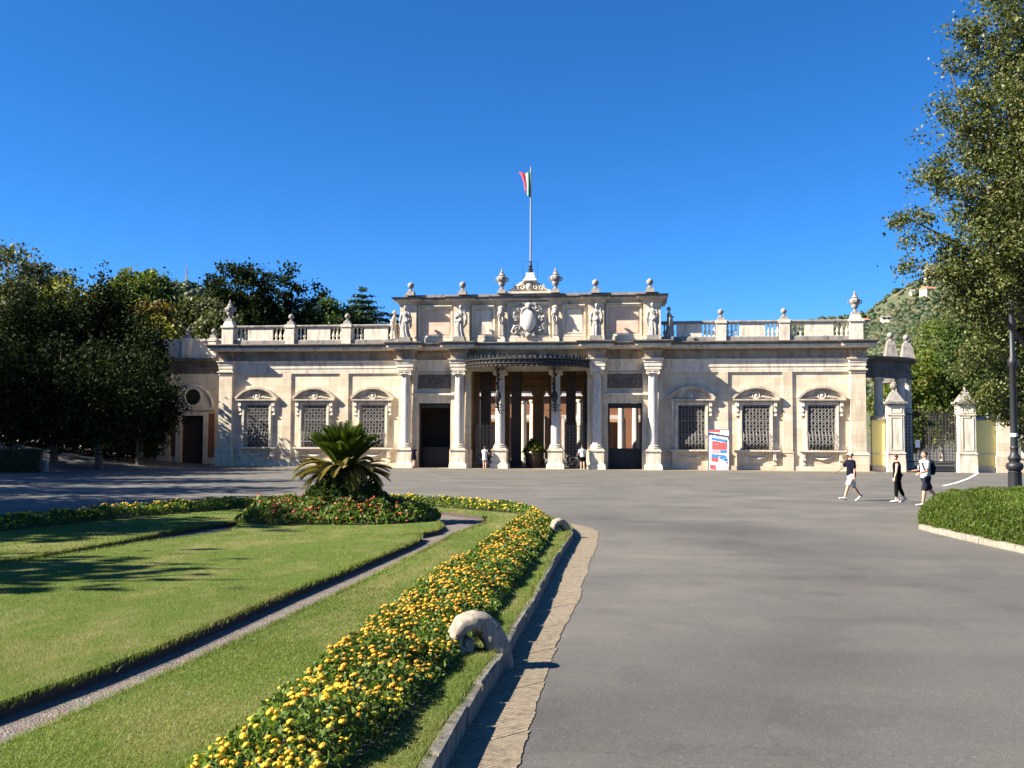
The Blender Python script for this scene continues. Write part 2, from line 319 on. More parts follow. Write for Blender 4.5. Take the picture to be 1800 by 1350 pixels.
def leaf_mesh(name, C, size, mat, up=.3, aspect=.5, jitter=.35, N=None):
    """bent diamond leaves at centres C with random directions"""
    n = len(C); d = RNG.normal(size=(n, 3))
    if N is not None: d = d * .7 + N
    d[:, 2] += up * 0; d /= np.linalg.norm(d, axis=1)[:, None] + 1e-9
    r = RNG.normal(size=(n, 3)); u = np.cross(d, r); u /= np.linalg.norm(u, axis=1)[:, None] + 1e-9
    nn = np.cross(d, u); s = (size * (1 + jitter * RNG.uniform(-1, 1, n)))[:, None]
    tip = C + d * s; base = C - d * s * .6; l = C + u * s * aspect + nn * s * .18; rr = C - u * s * aspect + nn * s * .18
    V = np.stack([base, l, tip, rr], 1).reshape(-1, 3); Fq = np.arange(4 * n).reshape(-1, 4)
    return np_mesh(name, V, Fq, mat)
def drape(poly, zoff, step=1.0):
    """triangulated sheet inside a plan polygon that follows the terrain; returns verts, faces, boundary"""
    pts = []
    k = len(poly)
    for i in range(k):
        a, b = Vector(poly[i]), Vector(poly[(i + 1) % k]); nseg = max(1, int((b - a).length / (step * .7)))
        pts += [a.lerp(b, t / nseg) for t in range(nseg)]
    nb = len(pts); xs = [p.x for p in pts]; ys = [p.y for p in pts]
    inner = []
    y = min(ys) + step / 2
    while y < max(ys):
        x = min(xs) + step / 2
        while x < max(xs): inner.append(Vector((x, y))); x += step
        y += step
    r = delaunay_2d_cdt(pts + inner, [], [list(range(nb))], 1, 1e-5)
    V = [(p.x, p.y, G(p.x, p.y) + zoff) for p in r[0]]
    return V, [tuple(f) for f in r[2]], pts
def slab(name, poly, ztop, depth, mats, step=1.0, parent=None):
    V, Fs, B = drape(poly, ztop, step); mb = MB(); mb.add(V, Fs); nb = len(B)
    if depth:
        vs = [(p.x, p.y, G(p.x, p.y) + ztop - .0005) for p in B] + [(p.x, p.y, G(p.x, p.y) + ztop - depth) for p in B]
        mb.cur = 1 if isinstance(mats, (list, tuple)) else 0
        mb.add(vs, [(i, (i + 1) % nb, nb + (i + 1) % nb, nb + i) for i in range(nb)])
    return mb.build(name, mats, parent)
def xy(l): return [(p.x, p.y) for p in l]
def inside(P, poly):
    x, y = P[:, 0], P[:, 1]; c = np.zeros(len(P), bool); q = np.array([(p[0], p[1]) for p in poly]); j = len(q) - 1
    for i in range(len(q)):
        t = ((q[i, 1] > y) != (q[j, 1] > y)) & (x < (q[j, 0] - q[i, 0]) * (y - q[i, 1]) / (q[j, 1] - q[i, 1] + 1e-12) + q[i, 0]); c ^= t; j = i
    return c
def Gnp(P): return np.array([G(a, b) for a, b in P])
# ================================================================== SETTING: ground
def make_ground():
    xs = np.concatenate([np.linspace(-900, -70, 16), np.linspace(-60, 60, 97), np.linspace(70, 900, 16)]); ys = np.concatenate([np.linspace(-200, -8, 8), np.linspace(-4, 110, 96), np.linspace(120, 1500, 24)])
    V = [(x, y, G(x, y)) for y in ys for x in xs]; nx = len(xs)
    Fs = [(j * nx + i, j * nx + i + 1, (j + 1) * nx + i + 1, (j + 1) * nx + i) for j in range(len(ys) - 1) for i in range(nx - 1)]
    mb = MB(); mb.add(V, Fs); struct(mb.build('road', 'asphalt', None, 60))
make_ground()
KH = .145                                                   # kerb and lawn height above the road
kerb_px = [(690, 1420), (730, 1347), (773, 1277), (817, 1213), (863, 1153), (893, 1100), (933, 1043), (963, 987), (984, 958), (1000, 937), (1001, 925), (985, 914), (950, 905), (900, 897), (820, 890), (750, 886), (600, 884), (400, 890), (200, 905), (0, 928), (-150, 946)]
kerb_pts = [gp(x, y, KH) for x, y in kerb_px]
k0 = kerb_pts[0] + (kerb_pts[0] - kerb_pts[1]).normalized() * 2.6
left_far = [Vector((-19, kerb_pts[-1].y - 1.5, 0)), Vector((-19, 2.0, 0))]
gravel_poly = xy([k0] + kerb_pts + left_far)
struct(slab('gravel_path', gravel_poly, .045, .05, 'gravel', 1.2))
inner1_px = [(0, 1308), (300, 1178), (497, 1088), (640, 1020), (740, 970), (800, 938), (830, 927), (862, 916), (850, 907), (780, 899), (700, 894), (600, 892), (500, 895), (440, 906), (417, 916), (353, 924), (283, 936), (140, 962), (0, 986), (-120, 1008)]
inner1 = [gp(x, y, KH) for x, y in inner1_px]
in0 = inner1[0] + (inner1[0] - inner1[1]).normalized() * 3.0
ringp = xy([k0] + kerb_pts) + [(-19, kerb_pts[-1].y - 1.2), (-19, inner1[-1].y - 1.0)] + xy(inner1[::-1]) + xy([in0]) + [(in0.x + .5, 2.2), (k0.x - .2, 2.0)]
kin = [p for p in ringp]
l1_px = [(0, 1233), (140, 1186), (283, 1133), (390, 1088), (497, 1043), (640, 986), (715, 956), (735, 947), (741, 941), (728, 939), (700, 941), (735, 937), (766, 931), (777, 924), (768, 914), (700, 901), (600, 897), (490, 900), (432, 912), (416, 926), (407, 933), (260, 952), (200, 962), (0, 993), (-150, 1020)]
l1 = [gp(x, y, KH) for x, y in l1_px]; l10 = l1[0] + (l1[0] - l1[1]).normalized() * 3.2
l1p = xy([l10] + l1) + [(-19, l1[-1].y - .9), (-19, l10.y)]
lawn_a = slab('lawn', ringp, KH - .006, .16, ['lawn', 'soil'], .8); struct(lawn_a)
lawn_b = slab('lawn', l1p, KH, .16, ['lawn', 'soil'], .8); struct(lawn_b)
def grass(polys, name, parent):
    """mown blades, denser and finer near the camera"""
    out = []
    for (y0, y1, dens) in ((2.5, 5.5, 8500), (5.5, 8, 6000), (8, 11, 2600), (11, 15, 1100), (15, 21, 450), (21, 30, 160)):
        x0, x1 = -.56 * y1 - .5, .3 * y1
        n = int((x1 - x0) * (y1 - y0) * dens); P = np.stack([RNG.uniform(x0, x1, n), RNG.uniform(y0, y1, n)], 1)
        P = P[P[:, 0] > -.56 * P[:, 1] - .5]
        k = np.zeros(len(P), bool)
        for q in polys: k |= inside(P, q)
        out.append(P[k])
    # rough tufts hanging over the cut edges
    eg = []; 
    for q in polys:
        for i in range(len(q)):
            a, b = np.array(q[i]), np.array(q[(i + 1) % len(q)]); L = np.linalg.norm(b - a); ym = (a[1] + b[1]) / 2
            if ym > 24 or ym < 2.5 or a[0] < -14: continue
            n = int(L * min(1100, 9000 / ym)); t = RNG.uniform(0, 1, (n, 1)); out.append(a + (b - a) * t + RNG.normal(0, .022, (n, 2))); eg.append((len(out) - 1))
    isd = np.concatenate([np.full(len(o_), i_ in eg) for i_, o_ in enumerate(out)]); P = np.concatenate(out); n = len(P); Y = np.maximum(P[:, 1], 4)
    w = .0016 * np.maximum(1, Y / 6) ** 1.1 * RNG.uniform(.7, 1.4, n); h = RNG.uniform(.008, .022, n) * np.maximum(1, (Y / 9) ** .3)
    a = RNG.uniform(0, 2 * PI, n); ln = RNG.normal(0, .55, (n, 2)) * h[:, None]
    h = np.where(isd, h * 2.3, h); ln = np.where(isd[:, None], ln * 1.6, ln); z = Gnp(P) + KH - .004 - np.where(isd, RNG.uniform(0, .045, n), 0)
    B = np.column_stack([P, z]); u = np.column_stack([np.cos(a) * w, np.sin(a) * w, np.zeros(n)]); T = B + np.column_stack([ln, h])
    V = np.stack([B - u, B + u, T], 1).reshape(-1, 3)
    o = link(name, np_mesh(name, V, np.arange(3 * n).reshape(-1, 3), 'grass_blade')); return o
g_ = grass([ringp, l1p], 'grass', None); tag(g_, 'short mown grass with dry patches covering the garden lawns', 'grass', None, 'stuff')
# kerb stones of the garden island
def kerb_row(root, pts, w, h, lo, hi, mat, below=.06, out=1, tilt=.012):
    """separate stones following a polyline of top edge points (right of the walking direction is the road side when out = 1)"""
    seg = []; 
    for a, b in zip(pts[:-1], pts[1:]): seg.append((Vector((a[0], a[1])), Vector((b[0], b[1]))))
    i = 0; pos = seg[0][0].copy(); cur = 0; total = sum((b - a).length for a, b in seg)
    def point(s):
        for a, b in seg:
            L = (b - a).length
            if s <= L: return a.lerp(b, s / L)
            s -= L
        return seg[-1][1]
    s = 0
    while s < total - .2:
        L = min(random.uniform(lo, hi), total - s); a, b = point(s + .012), point(s + L - .012); s += L
        d = (b - a); ln = d.length; c = (a + b) / 2; z = G(c.x, c.y)
        bm = bmesh.new(); bmesh.ops.create_cube(bm, size=1.0)
        for v in bm.verts: v.co = Vector((v.co.x * ln, v.co.y * w, v.co.z * (h + below)))
        bmesh.ops.bevel(bm, geom=bm.edges[:], offset=.018, segments=2, affect='EDGES', profile=.6)
        for v in bm.verts: v.co += Vector((random.uniform(-1, 1), random.uniform(-1, 1), random.uniform(-1, 1))) * .007
        me = bpy.data.meshes.new('kerb_stone'); bm.to_mesh(me); bm.free(); me.materials.append(MATS[mat]); me.shade_smooth(); me.set_sharp_from_angle(angle=.6)
        nv = Vector((d.y, -d.x)).normalized() * (w / 2) * out
        slope = math.atan2(G(b.x, b.y) - G(a.x, a.y), ln)
        link('kerb_stone', me, root, (c.x + nv.x, c.y + nv.y, z + (h - below) / 2 + random.uniform(-.008, .008)), (random.gauss(0, tilt), -slope, math.atan2(d.y, d.x)))
kr = empty('kerb'); struct(kr)
kerb_row(kr, [k0] + kerb_pts[:18], .075, KH - .014, .55, 1.0, 'kerb_stone', tilt=.006)
# stone gutter along the kerb: grooved slabs
gut_px = [(880, 1420), (907, 1350), (953, 1200), (963, 1177), (983, 1117), (1010, 1073), (1030, 1010), (1052, 950), (1053, 936), (1030, 925), (1004, 921)]
gut = [gp(x, y) for x, y in gut_px]
inn = [gp(x + 6, y, KH) for x, y in kerb_px[:12]]
inn2 = []
for p, q in zip(inn[:-1], inn[1:]): inn2.append((p, q))
def along(pts, t):
    L = [(Vector(b[:2]) - Vector(a[:2])).length for a, b in zip(pts[:-1], pts[1:])]; s = t * sum(L)
    for (a, b), l_ in zip(zip(pts[:-1], pts[1:]), L):
        if s <= l_: return Vector(a[:2]).lerp(Vector(b[:2]), s / l_)
        s -= l_
    return Vector(pts[-1][:2])
gr = empty('gutter'); struct(gr)
N_G = 15
for i in range(N_G):
    t0, t1 = (i + .006) / N_G, (i + .994) / N_G; ow = random.uniform(-.015, .02)
    A_, B_ = along(inn, t0), along(inn, t1); C_, D_ = along(gut, t1), along(gut, t0)
    ux, uy = (C_ - B_).normalized() * ow
    ring = [A_, B_, C_ + Vector((ux, uy)), D_ + Vector((ux, uy))]; mb = MB(); zz = random.uniform(.002, .004); jit = 0.0
    nr = random.choice((18, 22, 25))   # grooves cut across the slab
    for k in range(nr):
        a0 = A_.lerp(B_, k / nr); a1 = A_.lerp(B_, (k + .72) / nr); b0 = ring[3].lerp(ring[2], k / nr); b1 = ring[3].lerp(ring[2], (k + .72) / nr); a2 = A_.lerp(B_, (k + 1) / nr); b2 = ring[3].lerp(ring[2], (k + 1) / nr); jt = (b0 - a0).normalized(); b0 = b0 + jt * jit; b1 = b1 + jt * jit; jit = .88 * jit + random.gauss(0, .008); b2 = b2 + jt * jit
        zt = lambda p, e: (p.x, p.y, G(p.x, p.y) + zz + e)
        mb.add([zt(a0, .002), zt(a1, .004), zt(b1, .004), zt(b0, .002)], [(0, 1, 2, 3)]); mb.add([zt(a1, .004), zt(a2, .0005), zt(b2, .0005), zt(b1, .004)], [(0, 1, 2, 3)])
    mb.add([zt(p, -.03) for p in ring] + [zt(p, .001) for p in ring], [(0, 1, 5, 4), (1, 2, 6, 5), (3, 0, 4, 7)])
    mb.build('gutter_slab', 'gutter_stone', gr)
# right-hand planting strip: kerb
rk_px = [(1616, 915), (1614, 922), (1650, 931), (1700, 942), (1800, 963), (1900, 985)]
rk = [gp(x, y, .1) for x, y in rk_px]
kr2 = empty('kerb'); struct(kr2)
kerb_row(kr2, rk[1:], .13, .11, .5, .9, 'lichen_stone', out=-1, tilt=.04)
# painted curve on the road by the gate
lp = [gp(x, y) for x, y in [(1658, 854), (1680, 849), (1700, 842), (1712, 836), (1719, 831)]]
mb = MB()
for a, b in zip(lp[:-1], lp[1:]):
    n_ = Vector((-(b - a).y, (b - a).x, 0)).normalized() * .09
    mb.add([(p.x, p.y, G(p.x, p.y) + .005) for p in (a - n_, b - n_, b + n_, a + n_)], [(0, 1, 2, 3)])
struct(mb.build('road_marking', 'white_paint'))
# pale paved strip at the foot of the facade
mb = MB(); pw = [bw(-24.6, -2.6), bw(24.8, -2.6), bw(24.8, .0), bw(-24.6, .0)]
struct(slab('pavement', xy(pw), .03, .03, 'gutter_stone', 4.0))
# ================================================================== BUILDING
B = empty('thermal_building', BO, -ANG)
tag(B, 'long single-storey travertine spa building with columned centre and balustraded wings', 'building')
def wing_openings(): return [(s * c - .98, s * c + .98, 1.5, 4.78) for s in (-1, 1) for c in (21.38, 16.73, 12.08)]
WIN = (21.38, 16.73, 12.08); STR = (18.98, 14.38)
for s in (-1, 1):
    mb = MB(); a, b = sorted((s * 9.3, s * 24.2))
    mb.wall(a, b, 0, 9.3, 0, .7, [(s * c - .98, s * c + .98, 1.5, 4.78) for c in WIN])
    mb.build('wall', 'travertine', B)
for s in (-1, 1):
    mb = MB(); mb.box(*sorted((s * 9.9, s * 24.25)), .7, 10.5, 9.2, 9.42); mb.build('roof_deck', 'grey_stone', B)
    for q in ((9.9, 24.1, 10.2, 10.5), (23.7, 24.2, .7, 10.2), (9.9, 10.4, .7, 10.2)): mb = MB(); mb.box(*sorted((s * q[0], s * q[1])), q[2], q[3], 0, 9.2); mb.build('rear_wall', 'travertine_trim', B)
# flat pilaster strips, top band and base course of the wings
for s in (-1, 1):
    for c in STR:
        mb = MB(); mb.box(s * c - .34, s * c + .34, -.12, .0, 1.38, 7.22); mb.box(s * c - .38, s * c + .38, -.16, .0, 0, 1.3); mb.box(s * c - .4, s * c + .4, -.19, .0, 1.3, 1.38); mb.build('pilaster_strip', 'travertine', B)
    mb = MB(); mb.box(*sorted((s * 9.95, s * 23.35)), -.12, .0, 7.22, 7.36); mb.build('wall_band', 'travertine_trim', B)
    mb = MB(); mb.box(*sorted((s * 9.95, s * 23.3)), -.10, .0, 0, .34); mb.build('base_course', 'travertine', B)
    # end pier
    mb = MB(); x = s * 23.88
    mb.taper(x, .0, 0, 1.2, 1.36, 1.1, 1.36, 1.1); mb.taper(x, .0, 1.2, 1.38, 1.42, 1.16, 1.26, 1.0); mb.box(x - .53, x + .53, -.38, .2, 1.38, 7.1)
    mb.box(x - .58, x + .58, -.43, .2, 7.1, 7.16); mb.box(x - .56, x + .56, -.41, .2, 7.16, 7.3); mb.box(x - .66, x + .66, -.52, .2, 7.3, 7.4)
    mb.build('corner_pier', 'travertine', B)
# --- entablature following the breaks of the facade
half = [(4.55, -.62), (4.55, -1.48), (5.75, -1.48), (5.75, -.32), (8.65, -.32), (8.65, -1.48), (9.87, -1.48), (9.87, -.13), (23.34, -.13), (23.34, -.4), (24.42, -.4), (24.42, 8.0)]
path = [(-x, y) for x, y in half[::-1]] + half
mb = MB(); mb.sweep(path, [(-.28, 7.36), (.0, 7.36), (.0, 7.6), (.04, 7.61), (.04, 7.86), (.08, 7.87), (.08, 8.04), (.18, 8.13), (.18, 8.2), (-.28, 8.2)]); mb.build('architrave', 'travertine_trim', B)
mb = MB(); mb.sweep(path, [(-.28, 8.2), (.01, 8.2), (.01, 8.6), (.06, 8.63), (.09, 8.68), (.09, 8.86), (.22, 8.9), (.22, 8.93), (-.28, 8.93)]); mb.build('frieze', 'stained_shaded_frieze', B)
mb = MB(); mb.sweep(path, [(-.28, 8.93), (.24, 8.93), (.3, 8.97), (.62, 9.0), (.62, 9.03), (.66, 9.05), (.66, 9.2), (-.28, 9.2)]); mb.build('corona', 'travertine_trim', B)
mb = MB(); mb.sweep(path, [(-.28, 9.2), (.68, 9.2), (.7, 9.26), (.76, 9.31), (.84, 9.38), (.84, 9.44), (.2, 9.52), (-.28, 9.52)]); mb.build('cymatium', 'weathered', B)
mb = MB()
for (a, b) in zip(path[:-1], path[1:]):
    if abs(a[1] - b[1]) > .01: continue
    n = max(1, int((b[0] - a[0]) / .2)); st = (b[0] - a[0]) / n
    for i in range(n): x = a[0] + (i + .5) * st; mb.box(x - .06, x + .06, a[1] - .185, a[1] - .06, 8.7, 8.86)
o = mb.build('dentil_course', 'stained_shaded_frieze', B); o['kind'] = 'stuff'
# --- windows of the wings
def make_window():
    w = MB()   # architrave frame, projecting
    w.box(-1.22, -.98, -.16, .1, 1.5, 5.0); w.box(.98, 1.22, -.16, .1, 1.5, 5.0); w.box(-.98, .98, -.16, .1, 4.78, 5.0)
    w.box(-1.16, -1.04, -.2, -.16, 1.5, 4.96); w.box(1.04, 1.16, -.2, -.16, 1.5, 4.96)
    root = w.build('window', 'travertine_trim', None)
    p = MB(); n = 14; R = 2.05; zc = 5.22 - math.sqrt(R * R - 1.62 ** 2) + .0
    def arc(r, t): a = math.asin(1.62 / R) * t; return (r * math.sin(a), zc + r * math.cos(a))
    for i in range(n):
        t0, t1 = -1 + 2 * i / n, -1 + 2 * (i + 1) / n
        q = [arc(R - .0, t0), arc(R, t1), arc(R + .17, t1), arc(R + .17, t0)]
        p.add([(x, -.42, z) for x, z in q] + [(x, .0, z) for x, z in q], [(0, 1, 2, 3), (4, 7, 6, 5), (0, 4, 5, 1), (3, 2, 6, 7)] + ([(0, 3, 7, 4)] if i == 0 else []) + ([(1, 5, 6, 2)] if i == n - 1 else []))
        q = [(x, z) for x, z in (arc(R - .1, t0), arc(R - .1, t1), arc(R - .002, t1), arc(R - .002, t0))]
        p.add([(x, -.3, z) for x, z in q] + [(x, .0, z) for x, z in q], [(0, 1, 2, 3), (0, 4, 5, 1), (4, 7, 6, 5)])
    p.box(-1.66, 1.66, -.4, .0, 5.12, 5.22); p.box(-1.56, 1.56, -.32, .0, 5.03, 5.12)
    p.add([(x, -.12, z) for x, z in [arc(R - .1, -1 + 2 * i / n) for i in range(n + 1)]] + [(1.4, -.12, 5.2), (-1.4, -.12, 5.2)], [tuple(range(n + 3))])
    p.build('pediment', 'aged_shaded_trim', root)
    e = MB(); e.tube([(.26 * math.cos(a), -.2, 5.5 + .26 * math.sin(a)) for a in np.linspace(0, 2 * PI, 17)[:-1]], .05, 6, True); e.ell((0, -.17, 5.46), (.17, .1, .2), 10, 6)
    for s in (-1, 1):
        e.tube([(s * x, -.17, z) for x, z in ((.3, 5.36), (.5, 5.42), (.7, 5.36), (.9, 5.34), (1.05, 5.3))], [.06, .07, .05, .05, .02], 6)
    e.build('shell_ornament', 'travertine_trim', root, 50)
    for s in (-1, 1):
        c = MB(); x = s * 1.36
        c.box(x - .11, x + .11, -.3, .0, 4.72, 5.03); c.box(x - .1, x + .1, -.22, .0, 4.3, 4.72); c.box(x - .1, x + .1, -.13, .0, 3.95, 4.3); c.tube([(x - .11, -.27, 4.72), (x + .11, -.27, 4.72)], .09, 8); c.tube([(x - .1, -.14, 4.02), (x + .1, -.14, 4.02)], .07, 8)
        c.build('console', 'travertine_trim', root)
    sl = MB(); sl.box(-1.62, 1.62, -.36, .0, 1.4, 1.5); sl.box(-1.5, 1.5, -.26, .0, 1.32, 1.4); sl.build('sill', 'travertine_trim', root)
    for s in (-1, 1):
        c = MB(); x = s * 1.3; c.box(x - .12, x + .12, -.24, .0, .75, 1.32); c.box(x - .12, x + .12, -.13, .0, .4, .75); c.tube([(x - .13, -.2, .8), (x + .13, -.2, .8)], .08, 8)
        for q in (-.05, .05): c.box(x + q - .018, x + q + .018, -.262, -.24, .85, 1.25)
        c.build('sill_bracket', 'travertine_trim', root)
    fe = MB(); fe.tube([(x, -.08, 1.12 - .26 * (1 - (x / .75) ** 2)) for x in np.linspace(-.75, .75, 11)], [.03 + .06 * (1 - abs(x)) for x in np.linspace(-1, 1, 11)], 7); fe.ell((-.78, -.08, 1.14), (.07, .06, .08), 8, 5); fe.ell((.78, -.08, 1.14), (.07, .06, .08), 8, 5)
    fe.build('festoon', 'travertine_trim', root, 50)
    pn = MB(); pn.box(-.98, .98, .5, .54, 1.5, 4.78)
    pn.build('pane', 'dark_void', root)
    # wrought grille with a swollen belly
    g = MB()
    def prof(z): return -.1 - (.36 * math.sin(PI * min(1, max(0, (z - .02) / 1.35)) ** .75) if z < 1.37 else 0)
    def P(x, z): k = (-.1 - prof(z)) / .36; return (x * (1 + .0 * k), prof(z), 1.52 + z)
    H = 3.2; W = .95; sp = .24
    zz = np.linspace(0, H, 19)
    for x in np.linspace(-W, W, 9): g.tube([P(x, z) for z in zz], .011, 4)
    for z in list(np.linspace(0, H, 4)): g.tube([P(x, z) for x in np.linspace(-W, W, 5)], .016, 4)
    nx, nz = 8, 14
    for i in range(nx):
        for j in range(nz):
            cx = -W + (i + .5) * 2 * W / nx; cz = (j + .5) * H / nz; r = .118 if (i + j) % 2 else .092
            g.tube([P(cx + r * math.cos(a), cz + r * math.sin(a)) for a in np.linspace(0, 2 * PI, 9)[:-1]], .013, 4, True)
    for s in (-1, 1):    # sides of the belly
        for z in np.linspace(.1, 1.25, 7): g.tube([(s * W, -.1, 1.52 + z), P(s * W, z)], .01, 4)
        g.tube([(s * W, -.1, 1.52 + z) for z in zz], .014, 4)
    g.build('grille', 'iron_grey', root)
    return root
win0 = make_window(); first = True
for s in (-1, 1):
    for c in WIN:
        w = win0 if first else copy_tree(win0); first = False; w.parent = B; w.location = (s * c, 0, 0)
# --- columns
CAPZ, SH0, SH1 = 7.36, 1.72, 7.0
def make_column():
    sh = MB(); sh.lathe([(.36 - .045 * max(0, (t - .3) / .7) ** 1.6, SH0 + .12 + (SH1 - SH0 - .12) * t) for t in np.linspace(0, 1, 9)], 24)
    root = sh.build('column', 'marble', None, 40)
    b = MB(); b.lathe([(.47, 1.55), (.5, 1.58), (.5, 1.64), (.46, 1.68), (.42, 1.7), (.42, 1.73), (.45, 1.76), (.45, 1.8), (.38, 1.84)], 24); b.box(-.52, .52, -.52, .52, 1.44, 1.55); b.build('base', 'travertine_trim', root, 40)
    p = MB(); p.taper(0, 0, 0, .36, 1.34, 1.3, 1.3, 1.26); p.taper(0, 0, .36, .46, 1.24, 1.2, 1.12, 1.1); p.box(-.54, .54, -.53, .53, .46, 1.26); p.taper(0, 0, 1.26, 1.36, 1.08, 1.06, 1.22, 1.2); p.box(-.61, .61, -.6, .6, 1.36, 1.44); p.build('pedestal', 'travertine_trim', root)
    c = MB(); c.lathe([(.32, 6.98), (.35, 7.0), (.35, 7.03), (.33, 7.05), (.36, 7.1), (.43, 7.16), (.43, 7.2)], 20); c.box(-.46, .46, -.46, .46, 7.26, 7.36); c.box(-.42, .42, -.42, .42, 7.2, 7.26)
    for sx in (-1, 1):
        for sy in (-1, 1):
            sp = []; 
            for k in range(15):
                a = k / 14 * 4.2 * PI / 2; r = .15 * (1 - k / 16); sp.append((sx * (.36 + r * math.cos(a + 1.57) * -1), sy * .4, 7.1 + r * math.sin(a + 1.57)))
            c.tube(sp, [.045 * (1 - .5 * k / 14) for k in range(15)], 6)
        c.tube([(sx * .37, -.42, 7.1), (sx * .37, .42, 7.1)], [.12, .12], 10)
    c.tube([(x, -.4, 7.12 - .03 * (1 - (x / .3) ** 2)) for x in np.linspace(-.3, .3, 5)], .05, 6); c.ell((0, -.42, 7.2), (.08, .05, .08), 8, 5)
    c.build('capital', 'travertine_trim', root, 40)
    return root
c0 = make_column(); first = True
for x, y in ((-9.26, -1.0), (-5.15, -1.0), (-2.08, -.75), (2.1, -.75), (5.15, -1.0), (9.26, -1.0)):
    c = c0 if first else copy_tree(c0); first = False; c.parent = B; c.location = (x, y, 0)
for x, y in ((-8.72, -.3), (-4.62, -.3), (5.68, -.3), (9.78, -.3), (-9.75, -.3), (-5.7, -.3), (4.62, -.3), (8.72, -.3)):
    mb = MB(); mb.box(x - .2, x + .2, y - .18, .1, 1.44, 7.1); mb.box(x - .25, x + .25, y - .24, .1, 7.1, 7.36); mb.box(x - .27, x + .27, y - .28, .1, 0, 1.36); mb.box(x - .24, x + .24, y - .24, .1, 1.36, 1.44); mb.build('pilaster', 'travertine', B)
# --- central wall with the two side doors
for s in (-1, 1):
    mb = MB(); a, b = sorted((s * 4.76, s * 9.9)); o = sorted((s * 5.95, s * 8.45)); mb.wall(a, b, 0, 8.3, -.18, .6, [(o[0], o[1], 0, 4.92)]); mb.build('wall', 'travertine', B)
mb = MB(); mb.box(-4.75, 4.75, -.5, .6, 7.36, 8.3); mb.build('lintel', 'travertine', B)
for s in (-1, 1):
    x = s * 7.2
    d = MB(); d.box(x - 1.5, x - 1.25, -.3, .1, 0, 5.12); d.box(x + 1.25, x + 1.5, -.3, .1, 0, 5.12); d.box(x - 1.25, x + 1.25, -.3, .1, 4.92, 5.12)
    fr = d.build('doorway', 'travertine_trim', B)
    d = MB(); d.box(x - 1.5, x + 1.5, -.36, .1, 5.12, 5.3); d.box(x - 1.62, x + 1.62, -.55, .1, 5.42, 5.52); d.box(x - 1.7, x + 1.7, -.66, .1, 5.52, 5.66); d.box(x - 1.56, x + 1.56, -.42, .1, 5.3, 5.42); d.build('door_cornice', 'travertine_trim', fr)
    for q in (-1, 1):
        d = MB(); d.box(x + q * 1.62 - .1, x + q * 1.62 + .1, -.42, .1, 4.55, 5.42); d.tube([(x + q * 1.62 - .1, -.38, 4.62), (x + q * 1.62 + .1, -.38, 4.62)], .08, 8); d.build('console', 'travertine_trim', fr)
    for q in (-1, 1):    # dark iron frame in the opening
        d = MB(); d.box(x + q * 1.2 - .07, x + q * 1.2 + .07, .1, .22, 0, 4.9); d.build('door_frame', 'iron', fr)
    d = MB(); d.box(x - 1.27, x + 1.27, .1, .22, 4.55, 4.9); d.build('transom', 'iron', fr)
    r = MB(); r.box(x - 1.3, x + 1.3, -.24, -.18, 6.02, 7.12)
    rr = random.Random(3 + s)
    for i in range(34): r.ell((x + rr.uniform(-1.15, 1.15), -.27, rr.uniform(6.15, 7.0)), (rr.uniform(.06, .2), .09, rr.uniform(.06, .2)), 7, 5)
    for q in (-1, 1):
        r.tube([(x + q * (.55 + .3 * math.cos(a)), -.3, 6.55 + .3 * math.sin(a)) for a in np.linspace(0, 5, 12)], .06, 5)
    rp = r.build('relief_panel', 'relief', B); r = MB()
    for a in ((x - 1.42, x - 1.3, 5.95, 7.2), (x + 1.3, x + 1.42, 5.95, 7.2), (x - 1.3, x + 1.3, 7.12, 7.2), (x - 1.3, x + 1.3, 5.95, 6.02)): r.box(a[0], a[1], -.27, -.15, a[2], a[3])
    r.build('frame', 'travertine_trim', rp)
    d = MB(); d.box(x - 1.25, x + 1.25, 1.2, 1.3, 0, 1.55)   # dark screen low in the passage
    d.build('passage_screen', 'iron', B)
# --- attic
ahalf = [(1.62, -.45), (1.62, -.62), (2.42, -.62), (2.42, -.45), (4.45, -.45), (4.45, -.85), (5.7, -.85), (5.7, -.45), (8.55, -.45), (8.55, -.85), (9.86, -.85), (9.86, 4.0)]
apath = [(-x, y) for x, y in ahalf[::-1]] + ahalf
mb = MB(); mb.box(-9.8, 9.8, -.42, 3.8, 9.5, 12.5); mb.build('attic_wall', 'travertine', B)
for s in (-1, 1):
    for x, w in ((5.075, .6), (9.2, .63)):
        mb = MB(); mb.box(s * x - w, s * x + w, -.82, -.3, 9.5, 12.4); mb.box(s * x - w - .04, s * x + w + .04, -.87, -.3, 9.5, 9.95); mb.build('attic_pier', 'travertine', B)
mb = MB(); mb.sweep(apath, [(-.3, 12.3), (.02, 12.3), (.04, 12.36), (.04, 12.42), (.1, 12.5), (.1, 12.58), (.16, 12.62), (.4, 12.66), (.42, 12.7), (.42, 12.78), (-.3, 12.78)]); mb.build('attic_cornice', 'aged_shaded_trim', B)
mb = MB(); mb.sweep(apath, [(-.3, 12.78), (.44, 12.78), (.5, 12.84), (.54, 12.92), (.1, 12.98), (-.3, 12.98)]); mb.build('attic_cymatium', 'weathered', B)
mb = MB(); mb.box(-9.7, 9.7, -.35, 3.6, 12.96, 13.2); mb.build('blocking_course', 'grey_stone', B)
